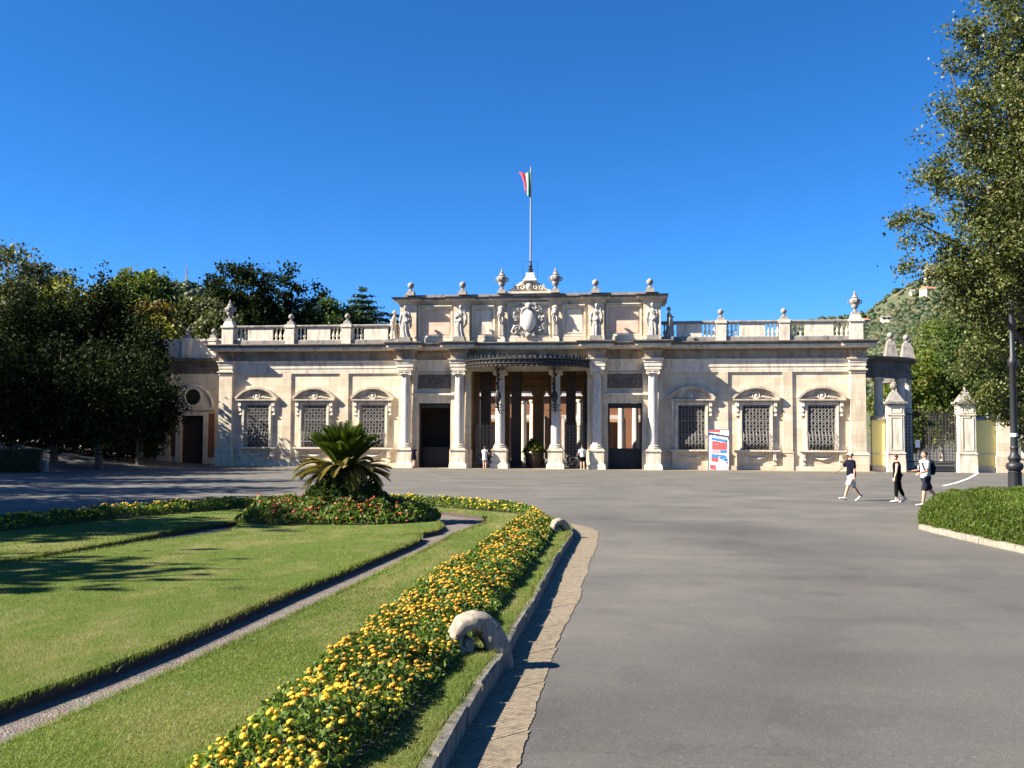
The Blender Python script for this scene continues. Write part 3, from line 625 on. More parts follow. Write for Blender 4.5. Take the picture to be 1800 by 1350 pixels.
for x0, x1, z0, z1, mt in ((-8.3, -5.95, 10.05, 12.1, 'pink_travertine'), (-4.15, -2.7, 10.05, 12.05, 'travertine_trim'), (2.7, 4.15, 10.05, 12.05, 'travertine_trim'), (5.95, 8.3, 10.05, 12.1, 'pink_travertine'), (-1.45, 1.5, 10.0, 12.25, 'travertine_trim')):
    p = MB(); t = .14
    for a in ((x0 - t, x0, z0 - t, z1 + t), (x1, x1 + t, z0 - t, z1 + t), (x0, x1, z1, z1 + t), (x0, x1, z0 - t, z0)): p.box(a[0], a[1], -.56, -.4, a[2], a[3])
    fo = p.build('attic_panel', 'travertine_trim', B); p = MB(); p.box(x0 + .1, x1 - .1, -.46, -.4, z0 + .1, z1 - .1); p.build('slab', mt, fo)
    p = MB(); p.box(x0 - .1, x1 + .1, -.74, -.4, z1 + .16, z1 + .24); p.build('ledge', 'travertine_trim', fo)
    p = MB(); p.box(x0 - .2, x1 + .2, -.58, -.4, 9.5, z0 - .16); p.build('panel_base', 'travertine', fo)
for s in (-1, 1):
    x = s * 2.04; p = MB(); p.box(x - .24, x + .24, -.72, -.4, 9.55, 11.4); p.box(x - .3, x + .3, -.78, -.4, 9.5, 9.8)
    for q in (-.12, 0, .12): p.box(x + q - .03, x + q + .03, -.76, -.72, 10.0, 11.1)
    lp_ = p.build('lion_pilaster', 'travertine_trim', B)
    h = MB(); h.ell((x, -.85, 11.75), (.22, .24, .3), 12, 8); h.ell((x, -1.05, 11.66), (.11, .12, .1), 10, 6); h.ell((x, -.8, 12.05), (.26, .2, .2), 10, 6)
    for q in (-1, 1): h.ell((x + q * .2, -.82, 11.6), (.09, .12, .28), 8, 6); h.tube([(x + q * .1, -.86, 11.5), (x + q * .16, -.84, 11.2), (x + q * .06, -.8, 10.95)], [.08, .08, .04], 6)
    h.build('lion_head', 'statue_stone', lp_, 60)
# cartouche
c = MB(); c.ell((.02, -.75, 11.1), (.55, .28, .86), 20, 12); ct = c.build('cartouche', 'marble', B, 60)
c = MB()
for s in (-1, 1):
    c.tube([(.02 + s * (.62 + .1 * math.sin(3 * t)) * math.sin(t), -.62 - .08 * math.sin(2 * t), 11.12 + 1.02 * math.cos(t)) for t in np.linspace(.05, PI - .05, 16)], [.12 + .04 * math.sin(5 * t) for t in np.linspace(0, 3, 16)], 8)
    for (cx, cz, r0, dr) in ((.72, 11.95, .26, 1), (.92, 11.3, .24, -1), (.85, 10.5, .3, 1), (.45, 12.3, .22, -1), (.4, 10.1, .2, 1)):
        c.tube([(.02 + s * (cx + r * math.cos(a * dr)), -.62 - .012 * k, cz + r * math.sin(a * dr)) for k, (a, r) in enumerate(zip(np.linspace(0, 8.5, 18), np.linspace(r0, .04, 18)))], np.linspace(.085, .035, 18).tolist(), 6)
    c.tube([(.02 + s * x, -.55, z) for x, z in ((1.05, 11.75), (1.2, 11.2), (1.12, 10.7), (1.25, 10.3), (1.05, 10.05))], [.1, .13, .1, .12, .05], 7)
    for k in range(6): c.ell((.02 + s * (1.05 + .12 * math.sin(k * 2.1)), -.6, 11.7 - k * .3), (.12, .1, .12), 8, 5)
c.ell((.02, -.7, 12.28), (.3, .2, .2), 12, 7); c.ell((.02, -.85, 12.1), (.15, .15, .17), 10, 6); c.ell((.02, -.7, 10.0), (.26, .18, .2), 10, 6)
c.build('scrollwork', 'statue_stone', ct, 60)
# crest above the attic
c = MB(); c.box(-1.75, 1.8, -.5, .4, 13.2, 13.36)
cr = c.build('crest', 'travertine_trim', B); c = MB()
for s in (-1, 1):
    c.tube([(.02 + s * x, -.3, z) for x, z in ((1.6, 13.4), (1.25, 13.5), (.95, 13.75), (.6, 13.98), (.3, 14.12))], [.06, .09, .1, .1, .1], 7)
    for (cx, cz, r0) in ((.98, 13.62, .22), (.52, 13.68, .24)):
        c.tube([(.02 + s * (cx + r * math.cos(a)), -.36, cz + r * math.sin(a)) for a, r in zip(np.linspace(.5, 9, 18), np.linspace(r0, .03, 18))], np.linspace(.07, .035, 18).tolist(), 6)
c.ell((.02, -.32, 13.75), (.26, .2, .34), 12, 8); c.ell((.02, -.45, 13.7), (.12, .12, .14), 8, 6); c.add([(x, -.2, z) for x, z in ((-1.5, 13.36), (1.54, 13.36), (.5, 14.1), (-.46, 14.1))], [(0, 1, 2, 3)])
c.box(-.46, .5, -.5, .3, 14.08, 14.18); c.build('scrollwork', 'travertine_trim', cr, 60)
def ball(root_parent, x, y, z, k=1.0, name='ball_finial'):
    p = MB(); p.taper(0, 0, 0, .34 * k, .66 * k, .66 * k, .52 * k, .52 * k); p.lathe([(.22 * k, .34 * k), (.2 * k, .4 * k), (.1 * k, .46 * k), (.08 * k, .54 * k), (.14 * k, .58 * k), (.2 * k, .64 * k), (.245 * k, .74 * k), (.25 * k, .82 * k), (.21 * k, .93 * k), (.12 * k, 1.0 * k), (.05 * k, 1.02 * k), (.04 * k, 1.07 * k), (.01, 1.09 * k)], 14)
    return p.build(name, 'grey_stone', root_parent, 40, (x, y, z))
bf = ball(B, -9.06, -.55, 13.12)
for x in (-5.03, 5.03, 9.06): link('ball_finial', bf.data, B, (x, -.55, 13.12))
# --- balustrades over the wings
bal = MB(); bal.lathe([(.1, 9.86), (.1, 9.92), (.06, 9.97), (.07, 10.02), (.115, 10.14), (.115, 10.22), (.07, 10.36), (.05, 10.44), (.05, 10.48), (.085, 10.52), (.06, 10.56), (.06, 10.68), (.1, 10.72), (.1, 10.8)], 10); bal_me = bal.mesh('baluster', 'travertine_trim', 40)
for s in (-1, 1):
    mb = MB(); mb.sweep([(s * 9.9, .15), (s * 23.5, .15)] if s > 0 else [(-23.5, .15), (-9.9, .15)], [(-.2, 9.5), (.22, 9.5), (.22, 9.8), (.18, 9.86), (-.2, 9.86)])
    root = mb.build('balustrade', 'grey_stone', B)
    mb = MB(); mb.sweep([(s * 9.9, .15), (s * 23.4, .15)] if s > 0 else [(-23.4, .15), (-9.9, .15)], [(-.18, 10.8), (.18, 10.8), (.23, 10.86), (.25, 10.95), (.2, 11.02), (-.2, 11.02), (-.24, 10.95)]); mb.build('handrail', 'grey_stone', root)
    for x in (14.25, 18.8):
        p = MB(); p.box(s * x - .36, s * x + .36, -.2, .5, 9.53, 10.82); p.box(s * x - .42, s * x + .42, -.26, .56, 10.82, 11.05); p.build('pier', 'travertine_trim', root); link('ball_finial', bf.data, root, (s * x, .15, 11.02), None, .86)
    p = MB(); p.box(s * 23.85 - .46, s * 23.85 + .46, -.3, .6, 9.53, 10.85); p.box(s * 23.85 - .54, s * 23.85 + .54, -.38, .68, 10.85, 11.02); p.taper(s * 23.85, .15, 11.02, 11.35, .8, .8, .6, .6); p.build('corner_pier', 'travertine_trim', root)
    for a, b in ((10.0, 13.89), (14.61, 18.44), (19.16, 23.39)):
        for t in (.035, .115, .195, .805, .885, .965): link('baluster', bal_me, root, (s * (a + (b - a) * t), .15, 0))
        p = MB(); x0, x1 = sorted((s * (a + (b - a) * .26), s * (a + (b - a) * .74))); p.box(x0, x1, .02, .28, 9.86, 10.8); q = p.build('panel', 'travertine_trim', root)
        for e in ((x0, x1, 10.66, 10.76), (x0, x1, 9.9, 9.98)): p = MB(); p.box(e[0] + .02, e[1] - .02, -.04, .02, e[2], e[3]); 
# --- canopy of iron and glass
def cano(t, k, z): a = PI * t; return (-4.72 * k * math.cos(a), -.7 - 3.7 * k * math.sin(a), z)
NT = 40
mb = MB(); top = [cano(i / NT, 1, 8.0) for i in range(NT + 1)]; bot = [cano(i / NT, 1, 7.5) for i in range(NT + 1)]
prof = [(1.0, 7.62), (1.02, 7.66), (1.0, 7.72), (1.0, 7.9), (1.03, 7.95), (1.03, 8.03), (.98, 8.05), (.97, 7.62)]
V = [cano(i / NT, k, z) for i in range(NT + 1) for k, z in prof]; q = len(prof)
mb.add(V, [(i * q + j, (i + 1) * q + j, (i + 1) * q + (j + 1) % q, i * q + (j + 1) % q) for i in range(NT) for j in range(q)])
can = mb.build('canopy', 'iron', B, 40)
mb = MB()
for i in range(NT):
    p0, p1 = Vector(cano(i / NT, 1, 7.64)), Vector(cano((i + 1) / NT, 1, 7.64)); d = (p1 - p0); out = Vector((d.y, -d.x, 0)).normalized()
    arc = [p0.lerp(p1, .5 - .48 * math.cos(a)) + Vector((0, 0, -.2 * math.sin(a))) + out * .02 for a in np.linspace(0, PI, 7)]
    mb.tube(arc, .025, 4); mb.add([tuple(p - out * .015) for p in arc], [tuple(range(7))]); mb.ell(tuple(p0.lerp(p1, .5) + Vector((0, 0, .2)) + out * .03), (.07, .07, .07), 6, 4)
mb.build('valance', 'iron', can)
an = MB(); an.add([(-.09, 0, 0), (.09, 0, 0), (.13, -.03, .14), (.05, -.02, .2), (.0, -.03, .36), (-.05, -.02, .2), (-.13, -.03, .14)], [tuple(range(7))]); an.add([(-.09, .03, 0), (.09, .03, 0), (.13, .0, .14), (.05, .01, .2), (.0, .0, .36), (-.05, .01, .2), (-.13, .0, .14)], [tuple(range(7))]); an_me = an.mesh('antefix', 'lamp_paint')
for i in range(1, NT, 1):
    a = PI * i / NT; nrm = math.atan2(-3.7 * math.sin(a), -4.72 * math.cos(a)); link('antefix', an_me, can, cano(i / NT, 1.0, 8.03), (0, 0, nrm + PI / 2), .75 + .35 * (i % 2))
for i in range(0, NT, 2):
    a, b = i / NT, (i + 2) / NT; mb = MB(); mb.add([cano(a, .98, 8.0), cano((a + b) / 2, .98, 8.0), cano(b, .98, 8.0), cano(b, .3, 8.42), cano(a, .3, 8.42)], [(0, 1, 2, 3, 4)]); mb.add([cano(a, .3, 8.42), cano(b, .3, 8.42), (cano(b, .0, 8.45)[0], -.6, 8.45)], [(0, 1, 2)]); mb.build('roof_pane', 'glass_roof', can)
    mb = MB(); mb.tube([cano(a, 1, 7.95), cano(a, .3, 8.36), (0, -.6, 8.4)], [.05, .05, .04], 5); mb.build('rib', 'iron', can)
mb = MB(); mb.add([cano(i / NT, .97, 7.7) for i in range(NT + 1)], [tuple(range(NT + 1))]); mb.build('soffit', 'dark_wood_and_shade', can)
for x in (-2.1, 2.1):
    br = MB(); y0 = -1.75
    br.tube([(x, -1.1, 4.2), (x, -1.5, 4.35), (x, -1.75, 4.9), (x, -1.72, 5.8), (x, -1.85, 6.6), (x, -2.4, 7.3), (x, -3.2, 7.7)], [.05, .07, .07, .06, .07, .08, .06], 6)
    for k in range(9): br.ell((x + random.uniform(-.1, .1), -1.8 + random.uniform(-.1, .1), 4.6 + k * .34), (random.uniform(.07, .17), .1, random.uniform(.1, .2)), 7, 5)
    for q in (-1, 1): br.tube([(x + q * (.12 + r * math.cos(a)), -1.78, 4.62 + r * math.sin(a)) for a, r in zip(np.linspace(0, 7, 12), np.linspace(.2, .05, 12))], .035, 5); br.tube([(x, -1.5, 4.36), (x + q * .55, -1.5, 4.36)], .03, 4)
    bo = br.build('bracket', 'iron', can, 50)
    ln = MB(); ln.lathe([(.03, 4.9), (.16, 5.0), (.24, 5.2), (.26, 5.4), (.2, 5.6), (.1, 5.72), (.05, 5.85)], 10, (x, -1.95)); ln.build('lantern', 'iron', bo)
# --- inside the portico
mb = MB(); mb.box(-9.3, 9.3, .6, 9.5, 7.9, 8.3); mb.box(-9.8, 9.8, 3.6, 10, 9.2, 9.4); mb.build('ceiling', 'dark_wood_and_shade', B)
for x, y, mt in ((-3.75, 3.0, 'dark_wood_and_shade'), (-1.35, 3.2, 'dark_wood_and_shade'), (2.95, 3.2, 'dark_wood_and_shade'), (4.4, 3.0, 'dark_wood_and_shade')):
    mb = MB(); mb.box(x - .36, x + .36, y - .36, y + .36, 0, 7.9); mb.box(x - .44, x + .44, y - .44, y + .44, 0, .5); mb.build('inner_pier', mt, B)  # inner piers standing in shade, which is put into their dark colour
mb = MB(); mb.box(-9.2, -6.35, 4.0, 4.2, 0, 7.9); mb.build('passage_blackout_wall', 'dark_wood_and_shade', B)  # dark wall added so that the left doorway reads black inside
for s in (-1, 1):
    mb = MB(); mb.box(*sorted((s * 4.75, s * 5.2)), .6, 6.0, 0, 7.9); mb.box(*sorted((s * 9.2, s * 9.6)), .6, 9.4, 0, 7.9); mb.build('side_wall', 'warm_wall', B)
for x, y in ((-3.0, 8.2), (-.2, 9.0), (1.2, 8.8), (4.0, 9.0)):
    mb = MB(); mb.box(x - .45, x + .45, y - .3, y + .3, .5, 5.9); mb.box(x - .52, x + .52, y - .36, y + .36, 0, .5); mb.box(x - .55, x + .55, y - .4, y + .4, 5.9, 6.2); mb.build('inner_pilaster', 'warm_wall', B)
mb = MB(); mb.box(-9.2, 9.2, 8.6, 9.3, 6.2, 7.9); mb.box(-9.2, 9.2, 8.4, 8.6, 6.5, 6.62); mb.box(-9.2, 9.2, 8.35, 8.6, 7.1, 7.25); mb.build('inner_lintel', 'warm_wall', B)
c_me = MB(); c_me.lathe([(.36, 0), (.36, .5), (.3, .55), (.29, 3), (.25, 5.4), (.34, 5.5), (.36, 5.7)], 16); c_me = c_me.mesh('inner_column', 'travertine_trim', 40)
for x, y in ((-3.6, 13.5), (-2.6, 18.5), (-6.3, 15), (.3, 17.5), (3.0, 14), (7.9, 14), (6.6, 17), (-1.4, 15.5)): link('inner_column', c_me, B, (x, y, 0))
# far side of the courtyard
mb = MB(); mb.wall(-14, 16, 0, 6.6, 30, 31, [(a - 1.0, a + 1.0, 0, 4.2) for a in (-11, -7, -3, 1.4, 5, 9, 13)]); cb = mb.build('courtyard_wall', 'terracotta', B)
mb = MB(); mb.box(-14.5, 16.5, 29.6, 31, 6.6, 7.5); mb.box(-14.8, 16.8, 29.3, 31, 7.5, 7.9); mb.build('cornice', 'marble', cb)
for a in (-11, -7, -3, 1.4, 5, 9, 13):
    mb = MB(); mb.box(a - 1.3, a - 1.0, 29.8, 30, 0, 4.5); mb.box(a + 1.0, a + 1.3, 29.8, 30, 0, 4.5); mb.box(a - 1.3, a + 1.3, 29.8, 30, 4.2, 4.6); mb.build('doorway', 'marble', cb)
mb = MB(); mb.box(-16, 18, 33, 33.2, 0, 5); mb.build('back_wall', 'warm_wall', cb)
# lattice gates standing in the portico
for x0, x1, y in ((-4.3, -2.6, 1.6), (2.7, 4.3, 1.6)):
    g = MB()
    for i in range(7):
        x = x0 + (x1 - x0) * i / 6; g.tube([(x, y, 0), (x, y, 3.3)], .022, 4)
    for z in (.1, .9, 3.2): g.tube([(x0, y, z), (x1, y, z)], .03, 4)
    for i in range(6):
        for j in range(9): cx = x0 + (x1 - x0) * (i + .5) / 6; cz = 1.05 + j * .245; g.tube([(cx + .11 * math.cos(a), y - .02, cz + .11 * math.sin(a)) for a in np.linspace(0, 2 * PI, 9)[:-1]], .02, 4, True)
    for i in range(5): cx = x0 + (x1 - x0) * (i + .5) / 5; g.tube([(cx - .1, y, 3.2), (cx, y, 3.5), (cx + .1, y, 3.2)], .02, 4)
    g.build('lattice_gate', 'iron_grey', B)
# --- recessed wing on the left
LW = MB(); LW.wall(-39, -24.2, 0, 8.4, 4.0, 4.6, [(-29.6, -27.6, 0, 4.0)]); lw = LW.build('recessed_wing_wall', 'travertine', B)
mb = MB(); mb.sweep([(-39, 4.0), (-24.3, 4.0)], [(-.2, 7.5), (.06, 7.5), (.06, 7.8), (.2, 7.9), (.2, 8.0), (.05, 8.0), (.05, 8.4), (.5, 8.55), (.55, 8.75), (.0, 8.8), (-.2, 8.8)]); mb.build('cornice', 'weathered', lw)
mb = MB(); mb.box(-39, -24.3, 3.9, 4.5, 8.8, 10.2); mb.box(-39, -24.3, 3.8, 4.6, 10.2, 10.4); mb.build('parapet', 'travertine_trim', lw)
for x in (-26.9, -29.2, -32, -35):
    mb = MB(); mb.box(x - .34, x + .34, 3.65, 3.9, 8.8, 10.2); mb.box(x - .4, x + .4, 3.6, 4.5, 10.2, 10.45); mb.build('pier', 'travertine_trim', lw); link('ball_finial', bf.data, lw, (x, 4.0, 10.43), None, .8)
for x in (-25.6, -31, -33.2, -36.5): mb = MB(); mb.box(x - .45, x + .45, 3.75, 4.0, 0, 7.5); mb.box(x - .55, x + .55, 3.62, 4.0, 0, 1.3); mb.box(x - .55, x + .55, 3.65, 4.0, 7.1, 7.5); mb.build('pilaster', 'travertine', lw)
for x, z0, z1, w in ((-30.2, .6, 4.2, .3), (-27.0, .6, 4.2, .3), (-32.1, .6, 6.6, .45), (-34.8, .6, 6.6, .6)): mb = MB(); mb.box(x - w, x + w, 3.93, 4.0, z0, z1); mb.build('coloured_panel', 'terracotta', lw)
mb = MB(); mb.tube([(-28.6 + 1.75 * math.cos(a), 3.95, 4.7 + 1.75 * math.sin(a)) for a in np.linspace(0, PI, 15)], .17, 6); mb.box(-30.5, -26.7, 3.75, 4.0, 4.45, 4.7); mb.build('arch_moulding', 'travertine_trim', lw, 50)
mb = MB(); mb.tube([(-28.6 + .75 * math.cos(a), 3.93, 5.55 + .75 * math.sin(a)) for a in np.linspace(0, 2 * PI, 25)[:-1]], .12, 6, True); oc = mb.build('oculus', 'travertine_trim', lw, 50)
mb = MB(); mb.lathe([(.68, 0), (.68, .03)], 20); mb.build('pane', 'dark_void', oc, None, (-28.6, 3.97, 5.55), (PI / 2, 0, 0))
mb = MB(); mb.box(-30.0, -29.6, 3.8, 4.1, 0, 4.3); mb.box(-27.6, -27.2, 3.8, 4.1, 0, 4.3); mb.box(-29.6, -27.6, 3.8, 4.1, 4.0, 4.3); dw = mb.build('doorway', 'travertine_trim', lw); mb = MB(); mb.box(-29.6, -27.6, 4.3, 4.4, 0, 4.0); mb.build('door', 'dark_wood_and_shade', dw)
# --- rounded colonnade at the right-hand end
arcp = [(24.6 + 5.2 * math.sin(a), 9.5 - 6.0 * math.cos(a)) for a in np.linspace(.0, 2.2, 14)]
mb = MB(); mb.sweep(arcp, [(-.5, 7.0), (.1, 7.0), (.1, 7.5), (.2, 7.6), (.2, 7.7), (.05, 7.7), (.05, 8.2), (.5, 8.4), (.55, 8.6), (-.5, 8.7)]); cn = mb.build('curved_entablature', 'weathered', B)
for a in (.55, 1.0, 1.45): 
    p = (24.6 + 5.2 * math.sin(a), 9.5 - 6.0 * math.cos(a)); mb = MB(); mb.taper(p[0], p[1], 8.6, 9.5, .9, .9, .6, .6); mb.build('pedestal', 'grey_stone', cn); link('ball_finial', bf.data, cn, (p[0], p[1], 9.5), None, .95)
for a in (.35, .85, 1.3, 1.75): link('column', c_me, cn, (24.6 + 5.0 * math.sin(a), 9.5 - 5.8 * math.cos(a), 0), None, (1.25, 1.25, 1.23))
mb = MB(); mb.box(24.2, 26.5, 14, 14.3, 0, 7); mb.build('back_wall', 'travertine', cn)
# ================================================================== THINGS ON THE BUILDING
def bloc(px, py, yp=0.0):
    d = ray(px, py); P0 = Vector((0, BD, 0)); t = ((P0 - CAM).dot(EY) + yp) / d.dot(EY); P = CAM + d * t - P0
    return P.dot(EX) - BX0, P.z
def remesh(mb, voxel, smooth=4, mat=None, fac=.5):
    me = bpy.data.meshes.new('tmp'); me.from_pydata(mb.v, [], mb.f); b = bmesh.new(); b.from_mesh(me); bmesh.ops.recalc_face_normals(b, faces=b.faces); b.to_mesh(me); b.free()
    o = bpy.data.objects.new('tmp', me); COL.objects.link(o)
    r = o.modifiers.new('r', 'REMESH'); r.mode = 'VOXEL'; r.voxel_size = voxel
    if smooth: s_ = o.modifiers.new('s', 'SMOOTH'); s_.factor = fac; s_.iterations = smooth
    dg = bpy.context.evaluated_depsgraph_get(); out = bpy.data.meshes.new_from_object(o.evaluated_get(dg)); bpy.data.objects.remove(o); bpy.data.meshes.remove(me)
    out.materials.clear()
    if mat: out.materials.append(MATS[mat])
    out.shade_smooth(); return out
def loft(mb, rings, n=16):
    """rings: (centre, lateral unit, forward unit, half width, half depth)"""
    vs = []
    for c, u, w, a, b in rings:
        for i in range(n): t = 2 * PI * i / n; vs.append(Vector(c) + Vector(u) * (a * math.cos(t)) + Vector(w) * (b * math.sin(t)))
    k = len(rings); fs = [(j * n + i, j * n + (i + 1) % n, (j + 1) * n + (i + 1) % n, (j + 1) * n + i) for j in range(k - 1) for i in range(n)]
    mb.add(vs, fs + [tuple(range(n - 1, -1, -1)), tuple((k - 1) * n + i for i in range(n))])
def statue(seed, label, x, y, z, rz, H=2.35):
    r = random.Random(seed); m_ = MB(); s = H / 1.75
    lean = r.uniform(-.04, .04); hipx = r.choice((-1, 1)) * .05
    ph = r.uniform(0, 6); fold = lambda a, j: 1 + (.17 * math.sin(7 * a + ph + j * .35) + .09 * math.sin(13 * a + ph * 2 + j * .2)) * max(.15, 1 - j / 10)
    prof = [(.27, .0), (.26, .12), (.235, .3), (.215, .5), (.21, .7), (.2, .85), (.185, .98), (.15, 1.08), (.16, 1.22), (.175, 1.34), (.12, 1.43), (.06, 1.48)]
    vs = MB(); vs.lathe(prof, 40, (0, 0), 1.0, .78, fold)
    for v in vs.v: t = v[2]; m_.v.append((v[0] + hipx * math.sin(min(1, t) * PI) + lean * t, v[1] - .02 * math.sin(t * 2), t))
    m_.f += vs.f; m_.mi += vs.mi
    top = Vector((lean * 1.5, 0, 1.46))
    m_.tube([top + Vector((0, 0, -.05)), top + Vector((0, -.01, .1))], [.065, .055], 8); hd = top + Vector((r.uniform(-.03, .03), -.02, .2)); m_.ell(hd, (.085, .105, .125), 14, 10); m_.ell(hd + Vector((0, .03, .05)), (.1, .11, .1), 12, 8); m_.ell(hd + Vector((0, -.11, -.01)), (.018, .025, .03), 6, 5); m_.ell(hd + Vector((0, .11, .02)), (.06, .06, .06), 8, 6)
    for sd_ in (-1, 1):
        sh = Vector((sd_ * .19 + lean * 1.38, 0, 1.37)); k = r.random()
        if k < .4: el = sh + Vector((sd_ * .09, -.08, -.27)); wr = el + Vector((-sd_ * .2, -.16, .1))
        elif k < .75: el = sh + Vector((sd_ * .1, .02, -.28)); wr = el + Vector((sd_ * .02, -.12, -.22))
        else: el = sh + Vector((sd_ * .14, -.1, -.16)); wr = el + Vector((-sd_ * .08, -.12, .24))
        m_.tube([sh, sh.lerp(el, .5), el, wr], [.075, .07, .055, .038], 10); m_.ell(wr, (.045, .05, .055), 8, 6)
        m_.tube([sh + Vector((0, .02, .04)), el + Vector((0, .03, -.05)), el + Vector((0, .06, -.45)), Vector((sd_ * .2, .04, .5))], [.09, .085, .07, .03], 8)
    m_.tube([(-.2, -.06, 1.4), (-.05, -.17, 1.2), (.12, -.19, 1.0), (.2, -.12, .8)], [.05, .055, .06, .05], 8)
    m_.tube([(-.2, -.1, .95), (0, -.2, .86), (.2, -.12, .98)], [.05, .07, .05], 8)
    for v in range(len(m_.v)): q = m_.v[v]; m_.v[v] = (q[0] * s, q[1] * s, q[2] * s)
    root = empty('statue', bw(x, y, z), -ANG + rz); tag(root, label, 'statue', 'statues on the attic')
    p = MB(); p.box(-.42, .42, -.42, .42, 0, .34); p.box(-.47, .47, -.47, .47, 0, .1); p.build('pedestal', 'grey_stone', root)
    link('figure', remesh(m_, .022, 1, 'statue_stone'), root, (0, 0, .32))
statue(1, 'robed marble statue with cloak at the left end of the attic', -9.2, -1.45, 9.5, 0)
statue(2, 'marble statue with arms folded on the chest, second from the left on the attic', -5.08, -1.45, 9.5, 0)
statue(5, 'slender marble statue on the attic, right of the carved shield', 5.1, -1.45, 9.5, 0)
statue(9, 'robed marble statue at the right end of the attic front', 9.25, -1.45, 9.5, 0)
statue(4, 'marble statue facing sideways round the left corner of the attic', -10.45, -.1, 9.5, -PI / 2, 2.2)
statue(8, 'shaded statue facing sideways round the right corner of the attic', 10.45, -.1, 9.5, PI / 2, 2.2)
def urn(label, x, y, z, k=1.0):
    root = empty('urn', bw(x, y, z), -ANG); tag(root, label, 'urn', 'stone urns on the roofline')
    b = MB(); b.taper(0, 0, 0, .3, .66, .66, .5, .5); b.build('plinth', 'grey_stone', root)
    b = MB(); b.lathe([(.2, .3), (.18, .36), (.09, .44), (.09, .5), (.2, .6), (.27, .75), (.24, .86), (.36, .98), (.4, 1.1), (.38, 1.24), (.26, 1.32), (.2, 1.36), (.26, 1.4), (.2, 1.48), (.13, 1.56), (.15, 1.62), (.06, 1.7), (.09, 1.78), (.05, 1.86), (.01, 1.93)], 18, rmod=lambda a, j: 1 + (.08 * math.sin(8 * a) if 7 <= j <= 9 else 0)); b.build('vase', 'grey_stone', root, 50)
    for s in (-1, 1): b = MB(); b.tube([(s * .36, 0, 1.2), (s * .5, 0, 1.18), (s * .48, 0, .98), (s * .3, 0, .86)], [.04, .05, .05, .03], 6); b.build('handle', 'grey_stone', root, 50)
    root.scale = (k,) * 3
urn('stone urn on the attic just left of the flagpole', -2.04, -.45, 13.2); urn('stone urn on the attic just right of the flagpole', 2.04, -.45, 13.2)
urn('stone urn on the corner pier at the left end of the balustrade', -23.85, .15, 11.3, .95); urn('stone urn on the corner pier at the right end of the balustrade', 23.85, .15, 11.3, .95)
fp = empty('flagpole', bw(.1, -.1, 14.18), -ANG); tag(fp, 'tall thin flagpole with limp tricolour flag on top of the attic', 'flagpole')
b = MB(); b.taper(0, 0, 0, .12, 1.0, 1.0, .9, .9); b.taper(0, 0, .12, .5, .8, .8, .56, .56); b.box(-.32, .32, -.32, .32, .5, .6); b.build('pedestal', 'white_paint', fp)
b = MB(); b.lathe([(.2, .6), (.22, .7), (.13, .8), (.19, .9), (.1, 1.02), (.15, 1.12), (.09, 1.25), (.09, 1.5)], 12); b.build('socket', 'iron', fp, 50)
b = MB(); b.tube([(0, 0, 1.4), (0, 0, 8.72)], [.07, .045], 8); b.lathe([(.02, 8.7), (.06, 8.76), (.02, 8.82)], 8); b.build('pole', 'iron_grey', fp, 50)
b = MB()
for s in (-1, 1): b.tube([(s * .55, -.3, .1), (s * .55, -.3, 1.45), (0, -.3, 1.47)], .015, 4)
b.build('lightning_rod', 'iron', fp)
V = []; nu, nv = 12, 10
for i in range(nu + 1):
    for j in range(nv + 1):
        u, v = i / nu, j / nv; tail = sstep((u - .55) / .45)
        V.append((-.05 - .46 * u - .42 * tail * (1 - v) ** 2, -.06 + .1 * math.sin(u * 13 + v) * (.4 + .6 * v), 8.42 - v * (1.98 - .75 * u ** 1.3) - .25 * u * (1 - tail)))
b = MB(); b.add(V, []); 
for i in range(nu):
    for j in range(nv): b.f.append((i * (nv + 1) + j, (i + 1) * (nv + 1) + j, (i + 1) * (nv + 1) + j + 1, i * (nv + 1) + j + 1)); b.mi.append(min(2, i * 3 // nu))
b.build('flag', ['flag_green', 'flag_white', 'flag_red'], fp, 80)
# ================================================================== GATE AND BOUNDARY WALLS
gx1, gx2 = bloc(1573, 820)[0], bloc(1698, 820)[0]
def gate_pier(x, label, ballr):
    root = empty('gate_pier', bw(x, 0, 0), -ANG); tag(root, label, 'gate pier', 'stone piers of the side gate')
    b = MB(); b.box(-.62, .62, -.62, .62, 0, .95); b.box(-.6, .6, -.6, .6, .95, 1.3); b.box(-.64, .64, -.64, .64, 1.3, 1.4); b.box(-.55, .55, -.55, .55, 1.4, 4.75); b.box(-.6, .6, -.6, .6, 4.05, 4.13); b.build('shaft', 'travertine_trim', root)
    for z0, z1 in ((1.55, 3.95), (4.22, 4.66)):
        b = MB()
        for a in ((-.4, -.32, z0, z1), (.32, .4, z0, z1), (-.32, .32, z1 - .08, z1), (-.32, .32, z0, z0 + .08)): b.box(a[0], a[1], -.585, -.53, a[2], a[3])
        b.build('panel_frame', 'travertine_trim', root)
    b = MB(); b.box(-.64, .64, -.64, .64, 4.75, 4.87); b.box(-.74, .74, -.74, .74, 4.87, 5.03); b.taper(0, 0, 5.03, 5.75, 1.2, 1.2, .36, .36)
    if ballr: b.lathe([(.18, 5.75), (.1, 5.85), (.12, 5.9), (.24, 6.05), (.26, 6.2), (.2, 6.36), (.06, 6.46), (.02, 6.5)], 12)
    else: b.lathe([(.18, 5.75), (.1, 5.95), (.03, 6.1)], 10)
    b.build('cap', 'grey_stone', root)
gate_pier(gx1, 'stone gate pier with ball finial, next to the building', True); gate_pier(gx2, 'stone gate pier with pointed cap, under the tree', False)
gt = empty('iron_gate', bw((gx1 + gx2) / 2, .1, 0), -ANG); tag(gt, 'double wrought-iron lattice gate between the two stone piers', 'gate')
hw = (gx2 - gx1) / 2 - .62
